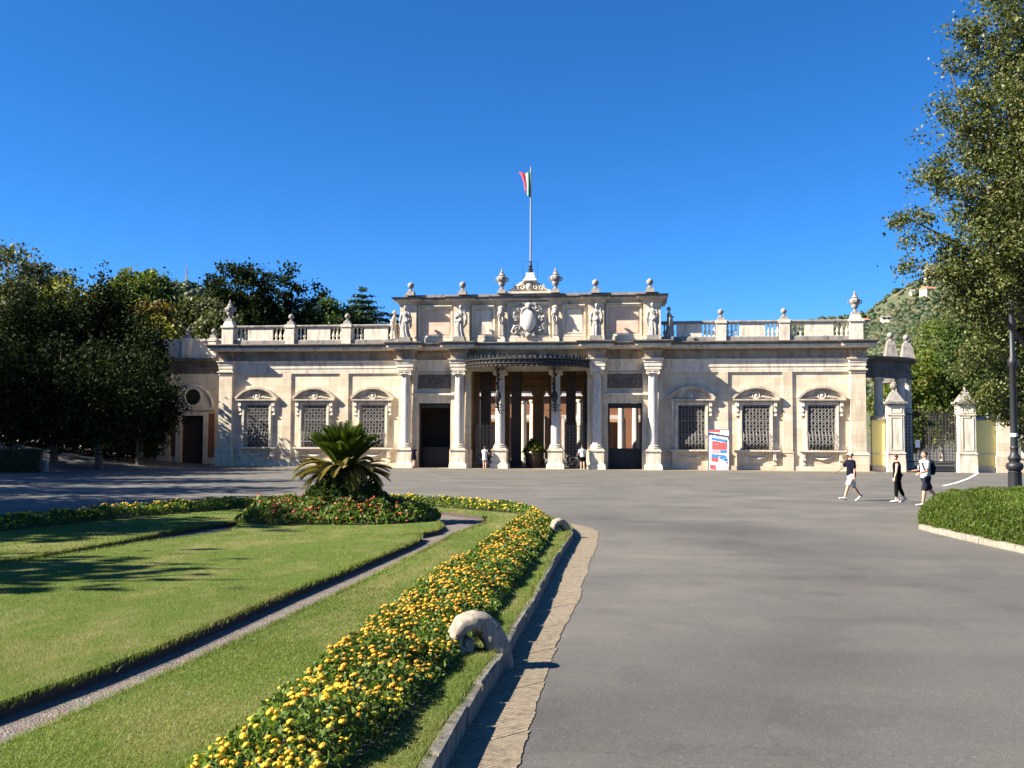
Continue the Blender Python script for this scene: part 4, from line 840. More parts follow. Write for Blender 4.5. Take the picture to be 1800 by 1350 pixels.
for s in (-1, 1):
    b = MB(); n = 8
    for i in range(n + 1): x = s * (.04 + (hw - .06) * i / n); b.tube([(x, 0, .08), (x, 0, 4.2)], .035 if i in (0, n) else .018, 4)
    for z in (.1, .75, 4.15): b.tube([(s * .03, 0, z), (s * hw, 0, z)], .04, 4)
    for i in range(n):
        cx = s * (.04 + (hw - .06) * (i + .5) / n)
        for j in range(14): b.tube([(cx + .1 * math.cos(a), -.02, .95 + j * .235 + .1 * math.sin(a)) for a in np.linspace(0, 2 * PI, 8)[:-1]], .016, 4, True)
        b.tube([(cx, 0, .1), (cx, 0, .75)], .02, 4)
    for i in range(4): cx = s * (.3 + i * .55); b.tube([(cx + r * math.cos(a), 0, 4.35 + r * math.sin(a)) for a, r in zip(np.linspace(0, 8, 14), np.linspace(.28, .04, 14))], .022, 4)
    lf = b.build('gate_leaf', 'iron', gt)
    if s < 0: b = MB(); b.box(-1.0, -.68, -.1, -.08, 1.75, 2.3); b.build('notice', 'print_white', lf)
def yellow_wall(x0, x1, label, h=3.7):
    root = empty('boundary_wall', bw((x0 + x1) / 2, .3, 0), -ANG); w = (x1 - x0) / 2; tag(root, label, 'wall', 'yellow boundary walls')
    b = MB(); b.box(-w, w, -.2, .2, .9, h); b.build('plaster', 'yellow_plaster', root); b = MB(); b.box(-w, w, -.28, .28, 0, .45); b.box(-w, w, -.24, .24, 1.25, 1.36); b.build('plinth', 'travertine', root)
    b = MB(); b.box(-w, w, -.21, .21, .45, .9); b.build('dado', 'yellow_plaster', root); b = MB(); b.box(-w, w, -.34, .34, h, h + .14); b.taper(0, 0, h + .14, h + .32, 2 * w, .5, 2 * w, .2); b.build('coping', 'grey_stone', root)
yellow_wall(24.9, gx1 - .62, 'short yellow plastered wall between the building and the gate'); gx3 = bloc(1768, 815)[0]
yellow_wall(gx2 + .62, gx3 - .6, 'yellow plastered wall to the right of the gate under the tree')
b = MB(); b.box(-.45, .45, -.4, .4, 0, 3.9); b.box(-.52, .52, -.47, .47, 0, 1.2); b.box(-.55, .55, -.5, .5, 3.9, 4.15); tag(b.build('wall_pier', 'travertine', None, None, bw(gx3 - .15, .3, 0), -ANG), 'stone pier ending the yellow wall behind the lamp post', 'pier')
b = MB(); b.box(0, 16, -.2, .2, 0, 1.0); b.box(0, 16, -.26, .26, 1.0, 1.12); tag(b.build('low_wall', 'travertine', None, None, bw(gx3 + .3, .3, 0), -ANG), 'low stone wall running right from the yellow wall', 'wall')
# ================================================================== FURNITURE
lpos = gp(1785, 884); lroot = empty('lamp_post', lpos); lroot.scale = (.85, .85, 1.0); tag(lroot, 'dark cast-iron lamp post with fluted base beside the right-hand hedge', 'lamp post')
b = MB(); b.lathe([(.3, 0), (.3, .12), (.27, .16), (.26, .3), (.24, 1.0), (.26, 1.06), (.22, 1.1)], 24, rmod=lambda a, j: 1 + (.05 * math.cos(12 * a) if 3 <= j <= 4 else 0)); b.build('fluted_base', 'lamp_paint', lroot, 35)
b = MB(); b.lathe([(.22, 1.1), (.3, 1.16), (.34, 1.26), (.3, 1.36), (.2, 1.4), (.22, 1.48), (.26, 1.54), (.2, 1.62), (.15, 1.7), (.15, 1.85), (.17, 1.9), (.14, 1.95)], 24); b.build('bulb_moulding', 'lamp_paint', lroot, 50)
b = MB(); b.lathe([(.14, 1.95), (.125, 4.7), (.17, 4.76), (.19, 4.86), (.17, 4.96), (.11, 5.02), (.1, 6.5), (.08, 7.9), (.13, 7.95), (.13, 8.05), (.05, 8.15)], 16); b.build('shaft', 'lamp_paint', lroot, 50)
b = MB(); b.lathe([(.147, 2.28), (.149, 2.3), (.149, 2.38), (.147, 2.4)], 16); b.build('white_band', 'white_paint', lroot)
for s in (-1, 1):
    b = MB(); b.tube([(0, 0, 7.6), (s * .4, 0, 7.9), (s * .75, 0, 8.0), (s * .8, 0, 7.8)], [.05, .04, .04, .04], 6); ar = b.build('arm', 'lamp_paint', lroot, 50); b = MB(); b.lathe([(.05, 7.82), (.16, 7.74), (.2, 7.5), (.14, 7.3), (.04, 7.24)], 12, (s * .8, 0)); b.build('globe', 'print_white', ar, 50)
# poster board leaning on the wall
ppos = bw(bloc(1263, 822, -1.1)[0], -1.1, .03); pr = empty('poster_board', ppos, -ANG); pr.rotation_euler = (-.06, .012, -ANG); tag(pr, 'upright poster board with red and blue printed blocks before the right wing', 'poster')
b = MB(); b.box(-.74, .74, 0, .05, 0, 2.95); b.build('board', 'print_white', pr); b = MB()
for a in ((-.76, -.72, 0, 2.97), (.72, .76, 0, 2.97), (-.72, .72, 2.93, 2.97), (-.72, .72, 0, .04)): b.box(a[0], a[1], -.02, .06, a[2], a[3])
b.build('frame', 'chrome', pr)
def prt(nm, mt, q): 
    b = MB(); b.add([(x, -.004 - .001 * len(pr.children), z) for x, z in q], [tuple(range(len(q)))]); return b.build(nm, mt, pr)
prt('print_block', 'print_red', [(-.71, 2.78), (.1, 2.74), (.1, 2.92), (-.71, 2.92)]); prt('print_block', 'print_dark', [(-.71, 2.5), (.71, 2.26), (.71, 2.5), (-.71, 2.74)])
prt('print_block', 'print_blue', [(-.5, 2.2), (.62, 2.02), (.62, 2.2), (-.5, 2.38)]); prt('print_block', 'print_red', [(-.46, 1.5), (.6, 1.5), (.6, 2.0), (-.46, 2.14)]); prt('print_block', 'print_pink', [(-.46, 1.22), (.1, 1.22), (.1, 1.46), (-.46, 1.46)]); prt('print_block', 'print_blue', [(.12, 1.25), (.58, 1.25), (.58, 1.47), (.12, 1.47)]); prt('print_block', 'print_blue', [(-.52, .92), (.0, .9), (.55, .62), (.55, 1.08), (-.5, 1.18)]); prt('print_block', 'print_red', [(-.5, .66), (-.02, .6), (-.02, .88), (-.52, .9)]); prt('print_block', 'print_red', [(-.62, .1), (-.2, .06), (-.2, .36), (-.6, .42)])
b = MB(); rr = random.Random(4)
for i in range(14): x = -.62 + i * .094; z = 2.56 - (x + .71) * .169; b.add([(x, -.03, z - .08), (x + .06, -.03, z - .09), (x + .06, -.03, z + rr.uniform(.0, .08)), (x, -.03, z + rr.uniform(.02, .08))], [(0, 1, 2, 3)])
for i in range(16): x, z = rr.uniform(-.4, .45), rr.uniform(.7, 2.2); w = rr.uniform(.1, .4); b.add([(x, -.031, z), (x + w * .5, -.031, z - .01), (x + w * .5, -.031, z + .03), (x, -.031, z + .035)], [(0, 1, 2, 3)])
for i in range(5): x = .32 + i * .08; b.add([(x, -.03, .1), (x + .05, -.03, .1), (x + .05, -.03, .2), (x, -.03, .2)], [(0, 1, 2, 3)])
o = b.build('lettering', 'print_white', pr); o['kind'] = 'stuff'
for z0, z1 in ((1.9, 2.4), (.5, .75), (.1, .2)):
    b = MB()
    for i in range(5): x = rr.uniform(.5, .66); z = rr.uniform(z0, z1); b.add([(x, -.02, z), (x + .06, -.02, z), (x + .05, -.02, z + .12), (x, -.02, z + .1)], [(0, 1, 2, 3)])
    o = b.build('figure_print', 'print_dark', pr); o['kind'] = 'stuff'
# carved volutes standing on the kerb
def volute(px, py, label, rz, k=1.0):
    P = gp(px, py); root = empty('scroll_stone', P, rz); tag(root, label, 'stone scroll', 'carved volutes on the kerb'); root.scale = (k,) * 3
    sp = [(.215, -.06), (.205, .08), (.178, .2), (.132, .305), (.07, .385), (-.01, .425), (-.10, .415), (-.165, .36), (-.20, .295), (-.195, .225), (-.15, .18), (-.095, .185), (-.065, .23), (-.085, .27), (-.12, .265), (-.125, .235)]
    wd = [.105, .105, .103, .1, .094, .084, .074, .066, .06, .054, .048, .042, .036, .03, .024, .018]; dp = [.14, .14, .135, .13, .125, .12, .115, .11, .105, .1, .1, .1, .1, .105, .11, .115]
    m2 = 60; tt = np.linspace(0, len(sp) - 1, m2); ii = np.arange(len(sp)); cs = lambda arr: np.interp(tt, ii, arr)
    sx_, sz_ = np.array([p[0] for p in sp]), np.array([p[1] for p in sp])
    def sm(a_): a_ = cs(a_); return np.convolve(np.pad(a_, 2, 'edge'), np.ones(5) / 5, 'valid')
    X_, Z_, W_, D_ = sm(sx_), sm(sz_), sm(wd), sm(dp); b = MB(); n = 24; V = []; pts = [Vector((x, 0, z)) for x, z in zip(X_, Z_)]; rr = random.Random(int(px))
    from mathutils import noise as mno
    for i, p in enumerate(pts):
        t = (pts[min(i + 1, m2 - 1)] - pts[max(i - 1, 0)]).normalized(); nn = Vector((t.z, 0, -t.x))
        for j in range(n):
            a = 2 * PI * j / n; c, s = math.cos(a), math.sin(a); sg = lambda v: math.copysign(abs(v) ** .55, v)
            q = p + nn * (W_[i] * sg(c)) + Vector((0, D_[i] * sg(s), 0)); dd = (q - p).normalized(); fl = -.008 if abs(abs(c) - .72) < .14 else 0
            V.append(q + dd * (.016 * mno.noise(q * 14) + .009 * mno.noise(q * 40) + fl))
    b.add(V, [(i * n + j, i * n + (j + 1) % n, (i + 1) * n + (j + 1) % n, (i + 1) * n + j) for i in range(m2 - 1) for j in range(n)] + [tuple(range(n - 1, -1, -1)), tuple((m2 - 1) * n + j for j in range(n))])
    me = b.mesh('volute', 'lichen_stone', 70); o = link('volute', me, root)
    b = MB(); b.tube([(-.115, -.11, .24), (-.115, .11, .24)], [.022, .022], 10); b.build('eye', 'lichen_stone', root, 50)
    b = MB(); b.box(.12, .36, -.15, .15, -.1, .03); b.build('foot', 'kerb_stone', root)
volute(838, 1176, 'lichen-covered carved stone scroll on the kerb, nearest the camera', .3, .86); volute(984, 946, 'small far carved stone scroll at the tip of the flower bed', .5, .78)
bp = gp(78, 829); b = MB(); b.lathe([(.22, 0), (.22, .5), (.2, .62), (.12, .72), (.02, .75)], 14); b2 = b.build('bollard', 'grey_stone', None, 40, bp); tag(b2, 'stubby grey stone bollard at the end of the clipped hedge', 'bollard')
# bicycles
def bicycle(x, y, rz, label, mt):
    root = empty('bicycle', bw(x, y, .03), -ANG + rz); tag(root, label, 'bicycle', 'bicycles parked in the portico')
    for cx in (-.52, .52):
        b = MB(); b.tube([(cx + .33 * math.cos(a), 0, .34 + .33 * math.sin(a)) for a in np.linspace(0, 2 * PI, 21)[:-1]], .02, 6, True); w = b.build('wheel', 'rubber', root); b = MB()
        for a in np.linspace(0, PI, 7)[:-1]: b.tube([(cx - .32 * math.cos(a), 0, .34 - .32 * math.sin(a)), (cx + .32 * math.cos(a), 0, .34 + .32 * math.sin(a))], .004, 3)
        b.build('spokes', 'chrome', w)
    b = MB(); S, Hd, BB, R_, F_ = (-.18, 0, .82), (.36, 0, .85), (-.05, 0, .32), (-.52, 0, .34), (.52, 0, .34)
    for p, q in ((S, BB), (BB, Hd), (S, Hd), (S, R_), (BB, R_), (Hd, F_)): b.tube([p, q], .02, 6)
    b.build('frame', mt, root); b = MB(); b.tube([(.34, -.28, 1.0), (.42, -.1, 1.03), (.36, 0, .98), (.42, .1, 1.03), (.34, .28, 1.0)], .014, 5); b.tube([(.36, 0, .85), (.36, 0, .98)], .014, 5); b.build('handlebar', 'chrome', root)
    b = MB(); b.ell((-.2, 0, .92), (.15, .08, .04), 10, 6); b.tube([S, (-.19, 0, .9)], .014, 5); b.build('saddle', 'rubber', root)
bicycle(3.35, -.9, .25, 'bicycle parked in the portico beside the man in white', 'iron_grey'); bicycle(-3.6, -.1, -.3, 'blue bicycle in the shade behind the woman in white', 'blue_paint')
pl = empty('potted_plant', bw(.25, 1.4, 0), -ANG); tag(pl, 'bushy green plant in dark tub inside the portico', 'plant')
b = MB(); b.lathe([(.55, 0), (.62, .1), (.7, 1.0), (.76, 1.05), (.76, 1.15), (.6, 1.15)], 16); b.build('tub', 'dark_wood_and_shade', pl, 40)
n = 900; t = RNG.uniform(0, 1, n); a = RNG.uniform(0, 2 * PI, n); C = np.stack([np.cos(a) * .9 * t, np.sin(a) * .9 * t, 1.2 + 1.1 * (1 - t * t) * RNG.uniform(.3, 1, n)], 1); link('foliage', leaf_mesh('foliage', C, .14, 'leaf_bright'), pl)
# ================================================================== PEOPLE
def hand(mb, W, d, side, palm_n):
    """palm and five bent fingers; W wrist, d direction of the forearm, side lateral unit (thumb side)"""
    d = d.normalized(); side = (side - d * side.dot(d)).normalized(); nn = d.cross(side)
    loft(mb, [(W, side, nn, .022, .017), (W + d * .03, side, nn, .034, .015), (W + d * .085, side, nn, .038, .012)], 10)
    for k, (o, L) in enumerate(((.028, .075), (.010, .085), (-.009, .078), (-.027, .06))):
        p = W + d * .08 + side * o; q = p + d * (L * .5) + nn * (.012 * palm_n); e = q + d * (L * .38) + nn * (.03 * palm_n); mb.tube([p, q, e], [.009, .008, .006], 6)
    p = W + d * .025 + side * .03; mb.tube([p, p + d * .03 + side * .025, p + d * .062 + side * .03 + nn * (.01 * palm_n)], [.011, .010, .007], 6)
def person(label, pos, face, H, legs, arms, top, bottom, skin='skin', hair='hair_dark', sleeves=.5, pants=.55, lean=.04, head=(0, 0), wide=1.0, cap=None, extras=None, shoes='white_cloth', dress=False, group='people on the square', sleeve_mat=None, long_hair=False):
    """built facing +x, then turned by face (world angle)"""
    L_, R_v, U = Vector((0, 1, 0)), Vector((0, -1, 0)), Vector((0, 0, 1)); root = empty('person', pos, face); tag(root, label, 'person', group)
    fwd = lambda a: Vector((math.sin(a), 0, -math.cos(a)))
    pel = Vector((0, 0, .53 * H)); T = lambda h: pel + Vector((math.sin(lean) * (h - .53) * H, 0, math.cos(lean) * (h - .53) * H))
    body = MB(); X, Yv = Vector((1, 0, 0)), Vector((0, 1, 0))
    tor = [(.47, .088, .062), (.53, .098, .07), (.60, .085, .06), (.66, .088, .062), (.73, .103, .068), (.79, .108, .06), (.825, .075, .045), (.845, .035, .035)]
    loft(body, [(T(h), Yv, X, a * H * wide, b * H * wide) for h, a, b in tor])
    nk = T(.84); hp, hy = head; hd = T(.925) + Vector((math.sin(hp) * .05 * H, 0, 0)); hf = Vector((math.cos(hy) * math.cos(hp), math.sin(hy), -math.sin(hp))).normalized()
    body.tube([T(.82), nk, hd - U * .03], [.036 * H, .031 * H, .03 * H], 10)
    body.ell(hd, (.052 * H, .043 * H, .062 * H), 16, 12); body.ell(hd + hf * .018 * H - U * .022 * H, (.034 * H, .03 * H, .036 * H), 12, 8); body.ell(hd + hf * .055 * H - U * .006 * H, (.009 * H, .007 * H, .011 * H), 6, 5)
    sidev = U.cross(hf).normalized()
    for s in (-1, 1): body.ell(hd + sidev * s * .044 * H - U * .005 * H, (.01 * H, .006 * H, .016 * H), 6, 5)
    ft = []; lg = []
    for s, (h, k) in zip((1, -1), legs):
        hip = pel + Vector((0, s * .05 * H * wide, -.01 * H)); kn = hip + fwd(h) * .245 * H; an = kn + fwd(h - k) * .235 * H; lg.append((hip, kn, an))
        body.tube([hip, hip.lerp(kn, .4), kn, kn.lerp(an, .3), an], [.055 * H * wide, .05 * H * wide, .034 * H, .035 * H, .022 * H], 12)
        pit = (h - k) * .8; fd = Vector((math.cos(pit), 0, math.sin(pit))); hl = an - fd * .025 * H - U * .025 * H; body.tube([hl, an + fd * .04 * H - U * .03 * H, an + fd * .11 * H - U * .036 * H], [.022 * H, .022 * H, .016 * H], 8); ft.append((an, fd))
    am = []
    for s, (p, ab, e) in zip((1, -1), arms):
        sh = T(.80) + Vector((0, s * .105 * H * wide, 0)); d1 = Vector((math.sin(p) * math.cos(ab), s * math.sin(ab), -math.cos(p) * math.cos(ab))); el = sh + d1 * .17 * H
        d2 = Vector((math.sin(p + e) * math.cos(ab * .5), s * math.sin(ab * .5), -math.cos(p + e))).normalized(); wr = el + d2 * .145 * H; am.append((sh, el, wr, d2, s))
        body.tube([sh, sh.lerp(el, .4), el, el.lerp(wr, .3), wr], [.033 * H * wide, .028 * H * wide, .022 * H, .022 * H, .015 * H], 10)
    me = remesh(body, .017, 3, skin); o = link('body', me, root); zmin = min(v.co.z for v in me.vertices)
    hm = MB()
    for sh, el, wr, d2, s in am: hand(hm, wr - d2 * .01, d2, Vector((.8, -s * .5, 0)), 1)
    bmh = bmesh.new(); bmh.from_mesh(me); tmp = hm.mesh('tmp', skin, 60); bmh.from_mesh(tmp); bmh.to_mesh(me); bmh.free(); me.shade_smooth()
    eyes = MB()
    for s in (-1, 1): eyes.ell(hd + hf * .049 * H + sidev * s * .017 * H + U * .006 * H, (.006 * H, .006 * H, .005 * H), 6, 4)
    link('eyes', eyes.mesh('eyes', 'rubber'), root)
    # clothes
    sm = MB(); g = .012
    loft(sm, [(T(h), Yv, X, a * H * wide + g * 1.2, b * H * wide + g * 1.6) for h, a, b in ((.5, .098, .074), (.55, .098, .074), (.62, .09, .066), (.68, .092, .066), (.74, .105, .07), (.79, .110, .064), (.825, .08, .048), (.838, .045, .04))])
    if sleeves:
        for sh, el, wr, d2, s in am: sm.tube([sh - (el - sh) * .08, sh.lerp(el, sleeves * .6), sh.lerp(el, min(1, sleeves * 1.3))], [.042 * H * wide, .04 * H * wide, .038 * H * wide], 12)
    link('shirt' if not dress else 'dress', remesh(sm, .017, 2, top), root)
    pm = MB(); loft(pm, [(T(h), Yv, X, a * H * wide + g, b * H * wide + g) for h, a, b in ((.45, .085, .065), (.49, .096, .072), (.53, .1, .074), (.565, .094, .07))])
    if dress: loft(pm, [(T(h), Yv, X, a * H, b * H) for h, a, b in ((.36, .125, .10), (.42, .118, .092), (.5, .105, .08), (.56, .095, .072))])
    else:
        for hip, kn, an in lg:
            if pants <= 1: e = hip.lerp(kn, pants); pm.tube([hip + U * .01, hip.lerp(e, .5), e], [.064 * H * wide, .06 * H * wide, .052 * H * wide + (.008 if pants > .5 else 0)], 14)
            else: pm.tube([hip, hip.lerp(kn, .5), kn, kn.lerp(an, .35), kn.lerp(an, pants - 1)], [.062 * H * wide, .055 * H * wide, .04 * H * wide, .04 * H * wide, .03 * H], 14)
    link('skirt' if dress else ('shorts' if pants <= 1.2 else 'leggings'), remesh(pm, .017, 2, bottom), root)
    for an, fd in ft:
        s_ = MB(); loft(s_, [(an - fd * .045 * H - U * .02 * H, Yv, U, .022 * H, .026 * H), (an - U * .022 * H, Yv, U, .028 * H, .03 * H), (an + fd * .06 * H - U * .034 * H, Yv, U, .03 * H, .02 * H), (an + fd * .125 * H - U * .042 * H, Yv, U, .022 * H, .012 * H)], 12); link('shoe', s_.mesh('shoe', shoes, 60), root)
    hr = MB(); hr.ell(hd - hf * .012 * H + U * .018 * H, (.055 * H, .049 * H, .055 * H), 14, 10)
    if long_hair: hr.ell(hd - hf * .035 * H - U * .03 * H, (.03 * H, .04 * H, .07 * H), 10, 8)
    link('hair', remesh(hr, .014, 1, hair), root)
    if cap:
        c = MB(); c.ell(hd - hf * .004 * H + U * .03 * H, (.058 * H, .052 * H, .042 * H), 14, 8); bp_ = hd + hf * .06 * H + U * .018 * H; c.add([bp_ + sidev * .035 * H, bp_ - sidev * .035 * H, bp_ - sidev * .03 * H + hf * .045 * H - U * .008 * H, bp_ + sidev * .03 * H + hf * .045 * H - U * .008 * H], [(0, 1, 2, 3)]); link('cap', c.mesh('cap', cap, 60), root)
    if extras: extras(root, T, H, am, lg)
    for ch in root.children: ch.location.z -= zmin
    return root
def belt_bag(root, T, H, am, lg):
    b = MB(); loft(b, [(T(.545), Vector((0, 1, 0)), Vector((1, 0, 0)), .112 * H, .088 * H), (T(.575), Vector((0, 1, 0)), Vector((1, 0, 0)), .108 * H, .084 * H)]); b.ell(T(.555) + Vector((-.15, -.08, 0)), (.06, .1, .05), 10, 6); link('waist_bag', b.mesh('waist_bag', 'red_cloth', 60), root)
def backpack(root, T, H, am, lg):
    b = MB(); c = T(.69) + Vector((-.2, 0, 0)); loft(b, [(c + Vector((.02, 0, -.24)), Vector((0, 1, 0)), Vector((1, 0, 0)), .13, .08), (c + Vector((0, 0, -.2)), Vector((0, 1, 0)), Vector((1, 0, 0)), .16, .12), (c, Vector((0, 1, 0)), Vector((1, 0, 0)), .165, .13), (c + Vector((.02, 0, .2)), Vector((0, 1, 0)), Vector((1, 0, 0)), .14, .1), (c + Vector((.04, 0, .25)), Vector((0, 1, 0)), Vector((1, 0, 0)), .08, .05)])
    for s in (-1, 1): b.tube([c + Vector((.06, s * .1, .22)), T(.83) + Vector((.0, s * .1, .02)), T(.76) + Vector((.15, s * .11, 0)), T(.64) + Vector((.1, s * .16, 0))], .022, 6)
    link('backpack', b.mesh('backpack', 'navy', 60), root)
person('man in navy polo shirt, white shorts and white cap walking left', gp(1497, 880), PI + .12, 1.74, [(.42, .12), (-.30, .35)], [(-.1, .12, .2), (.55, .5, .35)], 'navy', 'white_cloth', sleeves=.62, pants=.95, wide=1.1, cap='white_cloth', skin='skin_tan')
person('red-haired woman in black top and leggings with a red waist bag, looking down', gp(1578, 883), PI - .25, 1.64, [(.12, .1), (-.22, .2)], [(.15, .2, .15), (-.12, .22, .1)], 'black_cloth', 'black_cloth', sleeves=0, pants=1.75, wide=1.08, hair='hair_red', head=(.45, .1), extras=belt_bag)
person('man in pale T-shirt and dark shorts carrying a navy backpack beside the hedge', gp(1628, 889), PI + .1, 1.8, [(.22, .06), (-.42, .3)], [(.2, .1, 1.1), (.25, .15, 1.2)], 'grey_cloth', 'denim', sleeves=.65, pants=1.0, wide=1.08, skin='skin_tan', extras=backpack)
def bperson(px, *a, y=-1.9, **k):
    x = bloc(px, 818, y)[0]; q = bw(x, y, .03); return person(a[0], q, *a[1:], **k)
bperson(727, 'woman in short dark dress standing by the leftmost column', PI / 2 - ANG - .2, 1.66, [(.08, .05), (-.12, .12)], [(.1, .1, .3), (-.05, .15, .2)], 'navy', 'navy', sleeves=.3, dress=True, hair='hair_dark', long_hair=True, shoes='rubber')
bperson(852, 'woman in short white dress at the portico, seen from behind', PI / 2 - ANG, 1.64, [(.05, .05), (-.05, .08)], [(.5, .2, 1.0), (.5, .2, 1.0)], 'white_cloth', 'white_cloth', sleeves=.4, dress=True, hair='hair_dark', y=-1.6)
bperson(1024, 'man in white shirt and dark shorts bending over a bicycle', PI / 2 - ANG + .3, 1.76, [(.05, .05), (-.1, .1)], [(.6, .15, .6), (.5, .15, .7)], 'white_cloth', 'black_cloth', sleeves=.6, pants=.8, lean=.2, y=-1.9, wide=1.05)
fpz = gp(38, 757); person('distant person in blue shirt under the trees at far left', fpz, PI / 2, 1.7, [(.2, .1), (-.2, .2)], [(.2, .1, .3), (-.2, .1, .2)], 'blue_paint', 'denim', sleeves=.6, pants=1.8, group=None)
# ================================================================== PLANTING
def edge_dist(P, poly):
    q = np.array([(p[0], p[1]) for p in poly]); d = np.full(len(P), 1e9)
    for i in range(len(q)):
        a, b = q[i], q[(i + 1) % len(q)]; ab = b - a; t = np.clip(((P - a) @ ab) / (ab @ ab + 1e-12), 0, 1); d = np.minimum(d, np.linalg.norm(P - a - t[:, None] * ab, axis=1))
    return d
def flower_mesh(name, mat, r, seed):
    rr = random.Random(seed); b = MB(); n = 15
    for i in range(n):
        z = 1 - (i + .5) / n * .95; a = i * 2.4 + rr.uniform(-.2, .2); q = math.sqrt(max(0, 1 - z * z)); c = Vector((q * math.cos(a), q * math.sin(a), z * .7)) * r; nn = Vector((q * math.cos(a), q * math.sin(a), z)).normalized(); u = nn.orthogonal().normalized(); w = nn.cross(u); s = r * .36
        b.add([c + nn * s * .25] + [c + (u * math.cos(t) + w * math.sin(t)) * s for t in np.linspace(0, 2 * PI, 6)[:-1]], [(0, k + 1, (k + 1) % 5 + 1) for k in range(5)])
    b.lathe([(r * .2, -r * .5), (r * .75, .0), (r * .7, r * .3), (r * .1, r * .55)], 6)
    return b.mesh(name, mat)
def lantana(name, label, cat, poly, zb, hgt, dens, leaf, fmat, fdens, fr, maxparts=300, lmat='lantana_leaf', ymax_fine=9, group=None, edge=.25, bump_=.5):
    root = empty(name, (0, 0, 0)); tag(root, label, cat, group)
    q = np.array([(p[0], p[1]) for p in poly]); lo, hi = q.min(0), q.max(0)
    def samp(d):
        n = int((hi[0] - lo[0]) * (hi[1] - lo[1]) * d); P = np.stack([RNG.uniform(lo[0], hi[0], n), RNG.uniform(lo[1], hi[1], n)], 1); P = P[inside(P, poly)]
        keep = RNG.uniform(0, 1, len(P)) < np.clip((ymax_fine / np.maximum(P[:, 1], ymax_fine)) ** 1.1, .12, 1); return P[keep]
    def hfun(P):
        d = edge_dist(P, poly); w = np.sin(P[:, 0] * 5.1 + np.sin(P[:, 1] * 3.3) * 1.3) * np.sin(P[:, 1] * 4.3 + 1.2 * np.sin(P[:, 0] * 2.2))
        return hgt * np.clip(d / edge, 0, 1) ** .5 * (1 - bump_ * .35 + bump_ * .35 * w)
    P = samp(dens); h = hfun(P); f = RNG.uniform(0, 1, len(P)) ** .45; Pj = P + RNG.normal(0, .02, P.shape)
    C = np.column_stack([Pj, Gnp(P) + zb + .02 + h * f]); sz = leaf * np.clip(P[:, 1] / ymax_fine, 1, 2.6) ** .75
    o = link('foliage', leaf_mesh('foliage', C, sz, lmat, aspect=.45 if fdens else .2, N=np.tile([0, 0, .35 if fdens else 1.0], (len(C), 1))), root); o['kind'] = 'stuff'
    V, Fs, Bd = drape(poly, zb + .004, .6); mb = MB(); mb.add(V, Fs); mb.build('soil', 'soil', root)
    if not fdens: return root
    P = samp(fdens * 1.5); cl = np.sin(P[:, 0] * 6.3 + 2 * np.sin(P[:, 1] * 1.7)) * np.sin(P[:, 1] * 5.2 + 1.5 * np.sin(P[:, 0] * 2.1)); P = P[RNG.uniform(-.9, 1.0, len(P)) < cl + .35]; h = hfun(P); C = np.column_stack([P, Gnp(P) + zb + .02 + h * RNG.uniform(.85, 1.12, len(P))])
    order = np.argsort(C[:, 1] - .0 * C[:, 0]); C = C[order]; mes = [flower_mesh('flower_head', fmat, fr, s_) for s_ in range(4)]
    for i in range(min(maxparts, len(C))):
        k = max(1, (C[i, 1] / ymax_fine) ** .35) * random.choice((.45, .7, .9, 1.0, 1.15, 1.3))
        link('flower_head', mes[i % 4], root, tuple(C[i]), (random.uniform(-.5, .5), random.uniform(-.5, .5), random.uniform(0, 6)), k)
    if len(C) > maxparts:
        mb = MB(); base = flower_mesh('t', fmat, 1.0, 9)
        bv = np.array([v.co[:] for v in base.vertices]); bf_ = [tuple(p.vertices) for p in base.polygons]; R_ = C[maxparts:]
        for p in R_: s_ = fr * max(1, (p[1] / ymax_fine) ** .35) * random.uniform(.6, 1.2); mb.add(bv * s_ + p, bf_)
        me = bpy.data.meshes.new('far_flower_heads'); me.from_pydata(mb.v, [], mb.f); me.materials.append(MATS[fmat]); o = link('far_flower_heads', me, root); o['kind'] = 'stuff'
    return root
b_left = [gp(x, y, KH + .11) for x, y in [(250, 1400), (300, 1350), (440, 1250), (590, 1140), (650, 1085), (760, 1005), (850, 950), (905, 915), (930, 902)]]
b_right = [gp(x, y, KH + .05) for x, y in [(530, 1400), (600, 1340), (680, 1273), (723, 1230), (787, 1160), (867, 1067), (930, 987), (963, 943), (975, 920)]]
bpoly = xy(b_left) + xy(b_right[::-1])
lantana('lantana_border', 'long border of yellow lantana running along the kerb towards the camera', 'flower border', bpoly, KH, .28, 5600, .024, 'lantana_yellow', 250, .0165, group='yellow lantana borders', bump_=1.0)
far_out = [gp(x, y, KH) for x, y in [(-120, 940), (0, 925), (200, 904), (400, 889), (600, 883), (750, 885), (900, 896), (950, 904)]]
far_in = [Vector((p.x * .93, p.y * .955 - .15, 0)) for p in far_out]
fpoly = xy(far_in) + xy([p * .995 for p in far_out[::-1]])
lantana('lantana_border', 'yellow lantana border along the far edge of the garden, partly in shade', 'flower border', fpoly, KH, .27, 2600, .03, 'lantana_yellow', 75, .026, ymax_fine=14, group='yellow lantana borders')
